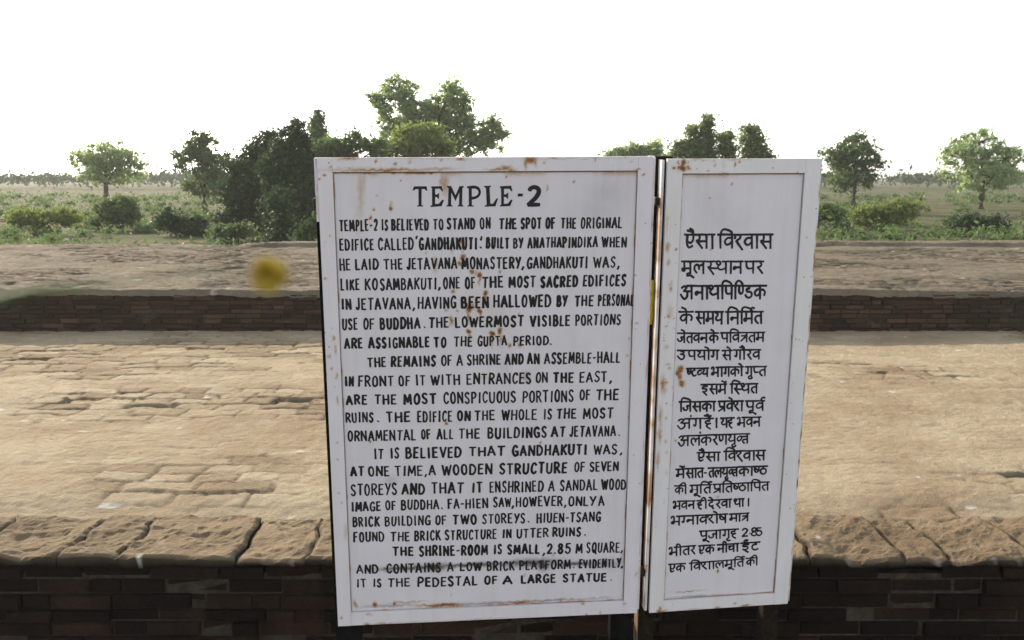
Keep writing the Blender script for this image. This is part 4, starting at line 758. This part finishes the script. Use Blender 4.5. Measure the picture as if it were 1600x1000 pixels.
def sign_board(name, label, p, W, H, fr, panel_rust, panel_grime, frame_rust, frame_grime, mframe, k):
    root = empty(name)
    root.location = (p[3], p[4], p[5] + EYE)
    root.rotation_euler = basis(p).to_euler()
    tag(root, label, 'sign')
    l, r_, tp, bt = fr
    # recessed painted sheet
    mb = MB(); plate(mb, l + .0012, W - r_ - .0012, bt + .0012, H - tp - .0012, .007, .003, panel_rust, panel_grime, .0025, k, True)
    panel = mb.build('panel', M_panel, root)
    # raised border of four flat bars
    mb = MB()
    frame_rust = [(a, b_, c_, d_, e_ * .8) for a, b_, c_, d_, e_ in frame_rust]
    plate(mb, 0, l, 0, H, 0, .012, frame_rust, frame_grime, .003, k + 20)
    plate(mb, W - r_, W, 0, H, 0, .012, frame_rust, frame_grime, .003, k + 24)
    plate(mb, l + .0004, W - r_ - .0004, H - tp, H - .0003, .0003, .012, frame_rust, frame_grime, .003, k + 28)
    plate(mb, l + .0004, W - r_ - .0004, .0003, bt, .0003, .012, frame_rust, frame_grime, .003, k + 32)
    mb.build('frame', mframe, root)
    # backing sheet and the welded angle frame that shows past the border at the sides
    mb = MB(); mb.box(.004, W - .004, .0125, .0145, .004, H - .004); mb.build('back_sheet', M_sheet, root)
    return root, panel

W1, H1 = .9, P1[6]
fr1 = (P1[7], P1[8], P1[9], P1[10])
s1, panel1 = sign_board('sign_board', 'large white painted steel sign headed TEMPLE-2 with English text, rust streaks across its upper half', P1, W1, H1, fr1, ST1, DT1, FS1, [], M_frame, 0)
# outer angle flange, English board
mb = MB()
def flange(mb, x0, x1, z0, z1, rust):
    n = 60
    V = []; F = []; A = []
    for i in range(n):
        z = z0 + (z1 - z0) * i / (n - 1)
        for (x, y) in ((x0, .040), (x0, .008), (x1, .008), (x1, .040)):
            V.append((x, y, z)); A.append(max(0, rust * (fbm(np.array(z * 30.), np.array(x * 90.), 3) - .42) * 4))
    for i in range(n - 1):
        for q in range(4): F.append((i * 4 + q, i * 4 + (q + 1) % 4, i * 4 + 4 + (q + 1) % 4, i * 4 + 4 + q))
    F.append((3, 2, 1, 0)); F.append(tuple((n - 1) * 4 + q for q in range(4)))
    mb.add(V, F, rust=[float(a) for a in A], grime=.0)
flange(mb, W1 + .0022, W1 + .0078, .008, H1 - .004, .25)
mb.build('flange', M_frame, s1)
mb = MB(); flange(mb, -.0085, -.0022, H1 - .17, H1 - .002, .3); mb.build('flange', M_frame, s1)

def square_post(name, parent, mat, x0, x1, y0, y1, z0, z1):
    mb = MB(); mb.box(x0, x1, y0, y1, z0, z1)
    return mb.build(name, mat, parent, bevel=.0025)
square_post('post', s1, M_post, -.0135, .064, .042, .085, -.42, H1 - .16)
square_post('post', s1, M_post, W1 - .072, W1 - .004, .042, .085, -.42, H1 - .05)
mb = MB(); mb.box(-.016, -.0095, .010, .03, H1 - .135, H1 - .108); mb.build('bolt', M_bolt, s1, bevel=.002)

# lettering of the English board
mb = MB()
for poly in TP:
    LAYER[0] = (LAYER[0] + 1) % 14
    y = -.00025 - .00002 * LAYER[0]
    mb.add([(x / 1000, y, z / 1000) for x, z in poly], [tuple(range(len(poly)))])
for pts, w in TS:
    pts = [tuple(q) for q in pts]
    brush(mb, curve(pts, 5) if len(pts) > 2 else sub(pts), w * 1.16, w * 1.1)
o = mb.build('title_lettering', M_ink, panel1); o.location = (0, .007, 0)
groups = {0: 'lettering'}
for ln in range(21):
    mb = MB()
    for w in EN:
        if w[-1] == ln: write_word(mb, w[0], w[1], w[2], w[3], w[4], w[5], w[6])
    o = mb.build('text_line', M_ink, panel1); o.location = (0, .007, 0)

# Hindi board
W2 = .445
fr2 = (P2[8], P2[8], P2[9], P2[10])
s2, panel2 = sign_board('sign_board', 'narrower white painted steel sign with black Hindi text, rust flake beside its text', P2, W2, H1, fr2, ST2, DT2, FS2, [], M_frame2, 60)
mb = MB()
flange(mb, -.0135, -.0062, .004, H1 - .004, .35)
mb.build('flange', M_frame2, s2)
mb = MB(); flange(mb, W2 + .0022, W2 + .0085, .004, H1 - .004, .5)
mb.build('flange', M_frame2, s2)
square_post('post', s2, M_postr, -.0215, .028, .041, .080, -.42, H1 + .004)
square_post('post', s2, M_postr, W2 - .06, W2 - .01, .041, .080, -.42, H1 - .02)
mb = MB(); mb.box(-.0245, -.0222, .043, .080, -.40, H1 + .005); mb.build('sunlit_side_strip', M_postlit, s2)  # added strip, painted light to stand for the post's sunlit left face
for zz in (H1 - .118, .128):
    mb = MB(); mb.box(-.0275, -.0145, .012, .0405, zz - .011, zz + .011); mb.build('clamp', M_bolt, s2, bevel=.002)
mb = MB()
for w in HI: write_hindi(mb, w[0], w[1:])
o = mb.build('lettering', M_ink, panel2); o.location = (0, .007, 0)

# yellow cloth strip hanging behind the gap between the boards
def ribbon(name, pts, wid, mat):
    V = []; F = []
    for i, p in enumerate(pts):
        p = Vector(p)
        w = wid[i]
        for s_ in (-1, 1):
            V.append(p + Vector((s_ * w, .0015 * math.sin(i * 1.3 + s_), 0)))
            V.append(p + Vector((s_ * w, .0035 + .0015 * math.sin(i * 1.3 + s_), 0)))
    for i in range(len(pts) - 1):
        a, c = 4 * i, 4 * i + 4
        F += [(a, a + 2, c + 2, c), (a + 3, a + 1, c + 1, c + 3), (a + 1, a, c, c + 1), (a + 2, a + 3, c + 3, c + 2)]
    F += [(0, 1, 3, 2), (len(V) - 4, len(V) - 2, len(V) - 1, len(V) - 3)]
    mb = MB(); mb.add(V, F); o = mb.build(name, mat, None, smooth=False); return o
B2 = basis(P2)
def loc2(u, d, v): return B2 @ Vector((u, d, v)) + Vector((P2[3], P2[4], P2[5] + EYE))
pts = [loc2(-.0190 + .0008 * math.sin(v * 40), .034, v) for v in np.linspace(.90, 1.03, 14)]
tag(ribbon('cloth_strip', pts, [.0026 + .0016 * abs(math.sin(i * .7)) for i in range(14)], M_cloth),
    'thin strip of yellow cloth tied on the post in the gap between the two signs', 'cloth')

# ---------------------------------------------------------------- trees and bushes
def leaf_cloud(mb, centre, rad, n, size, r, flat=.55):
    c = np.array(centre)
    d = r.normal(size=(n, 3)); d /= np.linalg.norm(d, axis=1)[:, None]
    rr = np.abs(r.normal(0, .75, n))
    P = c + d * rr[:, None] * np.array(rad)
    # leaf frame
    nrm = r.normal(size=(n, 3)); nrm[:, 2] += flat; nrm /= np.linalg.norm(nrm, axis=1)[:, None]
    tmp = r.normal(size=(n, 3)); u = np.cross(nrm, tmp); u /= np.linalg.norm(u, axis=1)[:, None]; v = np.cross(nrm, u)
    s = size * r.uniform(.6, 1.4, n)[:, None]
    V = np.stack([P - u * s, P + v * s * .42 + nrm * s * .12, P + u * s, P - v * s * .42 + nrm * s * .12], 1).reshape(-1, 3)
    b_ = len(mb.v)
    F = (np.arange(n * 4).reshape(n, 4) + b_)
    mb.v.extend(map(tuple, V.tolist())); mb.f.extend(map(tuple, F.tolist()))
    base = np.clip(r.normal(.5, .2), .1, .9)
    mb.a.setdefault('tint', []).extend(np.repeat(np.clip(base + r.normal(0, .2, n), 0, 1), 4).tolist())

def tree(name, label, cat, Y, base_px, blobs, mat, leaf, dens, group=None, seed=0, depth=1.0, trunk_r=.12, clump=.36, ground_z=0.0, limbs=True):
    """blobs: (px, py, rx, ry) clumps of crown in photo pixels at distance Y"""
    r = np.random.default_rng(seed + 100)
    k = Y / FPX
    bp = at(base_px, 300, Y)
    root = empty(name, (bp.x, bp.y, ground_z))
    O = Vector((bp.x, bp.y, ground_z))
    tag(root, label, cat, group)
    crown = MB(); wood = MB()
    ctr = []
    zs = []
    for (px, py, rx, ry) in blobs:
        c = at(px, py, Y) - O
        c.y += r.uniform(-.4, .4) * rx * k * depth
        ctr.append((c, rx * k, ry * k)); zs.append(c.z)
    ztop = max(c.z + ry for c, rx, ry in ctr)
    zfork = max(.3, min(c.z - ry * .6 for c, rx, ry in ctr) * .85)
    if limbs:
        h = ztop * .8
        mean = sum((c for c, a, b_ in ctr), Vector()) / len(ctr)
        P = [Vector((0, 0, -.1))]
        for i in range(1, 7):
            s = i / 6
            P.append(Vector((mean.x * s * .6 + r.normal(0, .05), mean.y * s * .6 + r.normal(0, .05), h * s)))
        wood.tube(P, [trunk_r * (1 - .82 * (i / 6) ** .8) for i in range(7)], 8)
    for c, rx, ry in ctr:
        ry_ = ry; rd = rx * depth
        ncl = max(12, int(4.2 * dens * (rx * ry) / (clump * clump)))
        if limbs:
            f = max(zfork, c.z - max(ry, rx) * 1.5)
            s = min(f / (ztop * .8), 1)
            a = Vector((mean.x * s * .6, mean.y * s * .6, f))
            wood.tube([a, a.lerp(c, .5) + Vector((r.normal(0, .1), r.normal(0, .1), .05)), c, c + Vector((r.normal(0, .2) * rx, 0, ry * .6))],
                      [trunk_r * .38, trunk_r * .26, trunk_r * .14, trunk_r * .05], 6)
        for q in range(ncl):
            d = r.normal(size=3); d /= np.linalg.norm(d)
            rr = r.uniform(.2, 1.0) ** .5 * (1.22 if r.random() < .12 else 1.0)
            cc = np.array(c) + d * np.array((rx, rd, ry_)) * rr * .88
            cs = clump * r.uniform(.45, 1.2)
            nl = int(56 * (cs / clump) ** 2 * r.uniform(.6, 1.3))
            leaf_cloud(crown, cc, (cs, cs, cs * .62), nl, leaf * 1.05, r)
            if limbs and q % 2 == 0:
                wood.tube([c, c.lerp(Vector(cc), .55) + Vector((0, 0, .04)), Vector(cc)], [trunk_r * .13, trunk_r * .08, trunk_r * .035], 4)
    crown.build('crown', mat, root)
    if limbs: wood.build('trunk', M_bark, root, smooth=True)
    return root

GT = 'trees beyond the brick terraces'
tree('broadleaf_tree', 'tall airy tree with two pale green top lobes, rising behind the English sign', 'tree', 46, 690,
     [(622, 140, 30, 26), (600, 160, 20, 26), (640, 165, 20, 30), (612, 190, 30, 18), (645, 198, 26, 20), (606, 224, 20, 22), (585, 150, 9, 12),
      (705, 146, 24, 24), (690, 172, 30, 26), (724, 172, 20, 32), (712, 202, 30, 24), (676, 168, 18, 22), (690, 225, 36, 24), (733, 228, 20, 18),
      (752, 214, 20, 14), (768, 208, 18, 20), (760, 230, 26, 14), (784, 210, 8, 7), (770, 190, 6, 10), (655, 180, 30, 24), (668, 205, 36, 20), (735, 198, 18, 20), (625, 205, 26, 18), (690, 275, 70, 28)], M_leaf_pale, .092, 1.6, GT, 1, .9, .22, .33)
tree('leafy_tree', 'bushy olive green rounded tree in front of the tall airy tree', 'tree', 38, 655,
     [(652, 220, 40, 30), (668, 214, 26, 24), (625, 232, 24, 22), (690, 233, 24, 20), (603, 236, 12, 16), (655, 275, 55, 34)], M_leaf_olive, .085, 3.2, GT, 2, 1.0, .15, .34)
tree('leafy_tree', 'spreading mid green tree with a flat top beside the olive rounded tree', 'tree', 34, 540,
     [(520, 232, 26, 22), (555, 228, 30, 20), (588, 234, 24, 18), (540, 270, 55, 34), (500, 245, 18, 22)], M_leaf_mid, .085, 2.8, GT, 3, 1.0, .14, .34)
tree('conical_tree', 'small pointed dark tree standing alone above the flat topped green tree', 'tree', 42, 497,
     [(496, 180, 5, 9), (497, 190, 9, 10), (495, 202, 13, 11), (500, 214, 15, 10), (496, 235, 18, 20), (496, 275, 20, 26)], M_leaf_mid, .09, 3.0, GT, 4, 1.0, .12, .26)
tree('leafy_tree', 'dark dense tree with pointed tops left of the English sign', 'tree', 27, 462,
     [(464, 195, 11, 11), (456, 208, 18, 12), (444, 225, 18, 16), (470, 222, 18, 18), (455, 255, 34, 30), (470, 300, 34, 38), (440, 300, 26, 36), (478, 262, 20, 26), (462, 338, 34, 22), (425, 262, 18, 26), (440, 262, 30, 40), (470, 265, 26, 44), (452, 320, 40, 36), (484, 318, 16, 34), (430, 345, 20, 20), (464, 352, 22, 14)],
     M_leaf_dark, .058, 3.6, GT, 5, 1.2, .13, .24)
tree('leafy_tree', 'dark green tree half hidden behind the pointed dark tree, at the left of the signs', 'tree', 29, 405,
     [(422, 215, 14, 16), (408, 240, 24, 24), (400, 290, 36, 40), (380, 262, 22, 26), (392, 335, 34, 24), (425, 325, 26, 34), (420, 250, 18, 26), (365, 305, 26, 34), (360, 345, 26, 18)], M_leaf_dark, .06, 3.4, GT, 6, 1.2, .12, .25)
tree('leafy_bush', 'dark green bush under the dark trees behind the upper terrace', 'bush', 22.5, 440,
     [(434, 318, 15, 26), (440, 352, 18, 20), (428, 368, 14, 12), (456, 372, 12, 9)], M_leaf_dark, .05, 3.2, None, 7, 1.0, .05, .2)
tree('leafy_bush', 'mid green bush at the foot of the dark trees beside the English sign', 'bush', 21.5, 487,
     [(484, 360, 10, 18), (492, 345, 9, 20), (472, 372, 8, 9)], M_leaf_mid, .05, 2.8, None, 8, 1.0, .05, .18)
tree('leafy_tree', 'low flat topped grey green tree just left of the gap between the signs', 'tree', 58, 992,
     [(968, 238, 16, 9), (985, 236, 18, 12), (1005, 234, 16, 13), (1022, 232, 12, 12), (952, 243, 8, 5), (1030, 246, 14, 12), (990, 262, 40, 18), (1030, 275, 30, 26)], M_leaf_pale, .13, 2.4, GT, 9, .9, .16, .4)
tree('leafy_tree', 'broad leafy tree with sunny pale edges above the left corner of the Hindi sign', 'tree', 38, 1080,
     [(1082, 206, 11, 12), (1090, 220, 15, 14), (1072, 226, 15, 13), (1060, 238, 14, 10), (1085, 245, 24, 16), (1045, 290, 20, 60), (1080, 290, 30, 30)], M_leaf_fresh, .085, 2.6, GT, 10, .9, .12, .3)
tree('conical_tree', 'tall narrow spire shaped tree above the Hindi sign', 'tree', 38, 1106,
     [(1106, 186, 5, 7), (1105, 197, 9, 9), (1107, 210, 10, 9), (1106, 224, 13, 11), (1108, 240, 16, 12), (1106, 275, 18, 28)], M_leaf_fresh, .08, 2.6, GT, 11, 1.0, .1, .25)
tree('leafy_tree', 'small round headed tree beside the spire shaped tree', 'tree', 38, 1136,
     [(1137, 214, 10, 9), (1134, 228, 15, 12), (1139, 242, 14, 12), (1136, 275, 18, 26)], M_leaf_fresh, .08, 2.6, GT, 12, 1.0, .1, .27)
tree('leafy_tree', 'leafy tree farthest right above the Hindi sign', 'tree', 36, 1176,
     [(1174, 205, 9, 11), (1170, 222, 12, 13), (1180, 226, 14, 18), (1172, 242, 18, 12), (1190, 248, 18, 20), (1178, 285, 24, 34)], M_leaf_fresh, .08, 2.6, GT, 13, 1.0, .11, .28)

tree('leafy_tree', 'tall dark leafy tree in the left background, left of the dark tree mass', 'tree', 40, 318,
     [(318, 232, 30, 22), (300, 252, 30, 22), (338, 256, 26, 24), (318, 285, 40, 26), (312, 214, 14, 12)], M_leaf_mid, .085, 2.0, GT, 14, 1.0, .15, .34)
tree('leafy_tree', 'wide low crowned pale tree at far left, away from all others', 'tree', 55, 165,
     [(165, 238, 40, 20), (130, 250, 34, 18), (200, 252, 36, 20), (165, 272, 60, 18)], M_leaf_pale, .12, 1.6, GT, 15, 1.0, .2, .45)
tree('leafy_tree', 'leafy tree standing in the open right of the Hindi sign', 'tree', 44, 1335,
     [(1335, 226, 26, 20), (1312, 246, 26, 20), (1358, 250, 28, 20), (1335, 278, 44, 24)], M_leaf_mid, .09, 2.0, GT, 16, 1.0, .16, .36)
tree('leafy_tree', 'broad tree at the far right edge of the view', 'tree', 50, 1535,
     [(1535, 222, 40, 24), (1500, 246, 34, 22), (1572, 248, 34, 24), (1535, 276, 64, 24)], M_leaf_pale, .11, 1.7, GT, 17, 1.0, .2, .42)
r = np.random.default_rng(78)
mb = MB()
for i in range(1500):
    yv = 14.5 + 60 * r.random() ** 1.6; x = r.uniform(-.62, .62) * yv
    den = float(fbm(np.array(x * .16), np.array(yv * .16), 3, 8))
    if den < .47: continue
    hgt = r.uniform(.12, .34) * (1 + 1.6 * max(0, den - .55) * 4)
    if yv < 18: hgt *= .6
    leaf_cloud(mb, (x, yv, hgt * .5), (hgt * 1.5, hgt * 1.5, hgt * .5), 46, .05 + .0012 * yv, r, .1)
tag(mb.build('undergrowth', M_leaf_mid), kind='stuff')
# bushes along the far foot of the terraces, and a far-off wood
bush_specs = [(360, 24, 40, 20, M_leaf_mid, 'low bright bush at the far left behind the upper terrace, nearest the dark trees'), (285, 27, 46, 26, M_leaf_dark, 'wide dark bush second from the dark trees at far left'), (190, 30, 60, 34, M_leaf_mid, 'large mid green bush in the left background'), (70, 28, 56, 28, M_leaf_olive, 'olive bush at the far left edge behind the terraces'),
              (1275, 28, 50, 30, M_leaf_mid, 'mid green bush just right of the Hindi sign behind the terrace'), (1390, 30, 60, 34, M_leaf_olive, 'wide olive bush in the right background'), (1520, 27, 60, 30, M_leaf_dark, 'dark bush at the far right behind the terraces')]
for i, (px, Yd, rx, ry, mt, lb) in enumerate(bush_specs):
    y0 = 276 + 1.66 * FPX / Yd
    r_ = np.random.default_rng(i + 50)
    bl = [(px + r_.uniform(-.7, .7) * rx, y0 - ry * r_.uniform(.3, 1.1), rx * r_.uniform(.3, .5), ry * r_.uniform(.4, .65)) for q in range(6)]
    tree('leafy_bush', lb, 'bush', Yd, px, bl, mt, .055, 2.4, 'bushes behind the terraces', 30 + i, 1.0, .05, .24)
r = np.random.default_rng(77)
mb = MB()
for i in range(520):
    a = r.uniform(-62, 62); dist = r.uniform(120, 165)
    x = dist * math.tan(math.radians(a)) * .95; top = 2.4 + 1.5 * float(fbm(np.array(a * .35), np.array(.5), 3, 3))
    if abs(x) > 200: continue
    leaf_cloud(mb, (x, dist, top * .45), (2.6, 2.0, top * .26), 110, .34, r)
tag(mb.build('woodland', M_leaf_dark), kind='stuff')

# ---------------------------------------------------------------- flower close to the lens
fl = empty('flower_plant', (-.34, .20, 0))
tag(fl, 'out of focus yellow blossom hanging into view close to the lens at far left', 'flower')
hd = at(420, 430, .13) - Vector((-.34, .20, 0))
ctrl = [(0, 0, 0), (.0, 0, .5), (.01, 0, 1.0), (.05, -.01, 1.36), (.12, -.025, 1.53), (hd.x - .06, hd.y + .004, hd.z - .016), (hd.x - .02, hd.y + .001, hd.z - .001), tuple(hd)]
sp3 = []
for i in range(len(ctrl) - 1):
    p0, p1, p2, p3 = [Vector(ctrl[min(max(i + q, 0), len(ctrl) - 1)]) for q in (-1, 0, 1, 2)]
    for k in range(6):
        u = k / 6
        sp3.append(.5 * (2 * p1 + (p2 - p0) * u + (2 * p0 - 5 * p1 + 4 * p2 - p3) * u * u + (3 * p1 - p0 - 3 * p2 + p3) * u ** 3))
sp3.append(Vector(hd))
M_stem = simple('green_stem', [(.3, (.05, .09, .02)), (.7, (.09, .14, .04))], 40, .6, .3)
mb = MB(); mb.tube(sp3, [.004 - .00382 * min(1, 1.15 * i / (len(sp3) - 1)) for i in range(len(sp3))], 7); mb.build('stem', M_stem, fl, smooth=True)
M_petal = simple('yellow_petals', [(.3, (.50, .34, .035)), (.7, (.60, .47, .07))], 300, .7, .1)
r = np.random.default_rng(3)
mb = MB()
for i in range(150):
    d = r.normal(size=3); d /= np.linalg.norm(d)
    d = Vector(d); 
    a = d.cross(Vector((.3, .2, 1))).normalized(); b_ = d.cross(a)
    c = hd + d * .0008; L = .0014 * r.uniform(.8, 1.1); w = .0006
    tip = hd + d * (.0008 + L) + a * r.uniform(-.0004, .0004)
    mb.add([c - a * w * .4, c + a * w * .4, tip + a * w + b_ * .0004, tip + d * .0006, tip - a * w + b_ * .0004], [(0, 1, 2, 3, 4)])
mb.build('blossom', M_petal, fl)
mb = MB()
leaf_cloud(mb, (.0, 0, 1.0), (.09, .07, .5), 60, .03, r); leaf_cloud(mb, (.01, 0, .5), (.1, .08, .4), 50, .035, r)
mb.build('leaves', M_leaf_mid, fl)

# ---------------------------------------------------------------- thin dusty air
m = bpy.data.materials.new('dusty_air'); m.use_nodes = True
t = m.node_tree; t.nodes.clear()
vo = t.nodes.new('ShaderNodeVolumePrincipled'); mo = t.nodes.new('ShaderNodeOutputMaterial')
vo.inputs['Color'].default_value = (.92, .94, .92, 1); vo.inputs['Density'].default_value = .0008; vo.inputs['Anisotropy'].default_value = .25
t.links.new(vo.outputs[0], mo.inputs['Volume'])
mb = MB(); mb.box(-270, 270, -65, 610, -1.5, 9.0)
tag(mb.build('haze', m), kind='stuff')
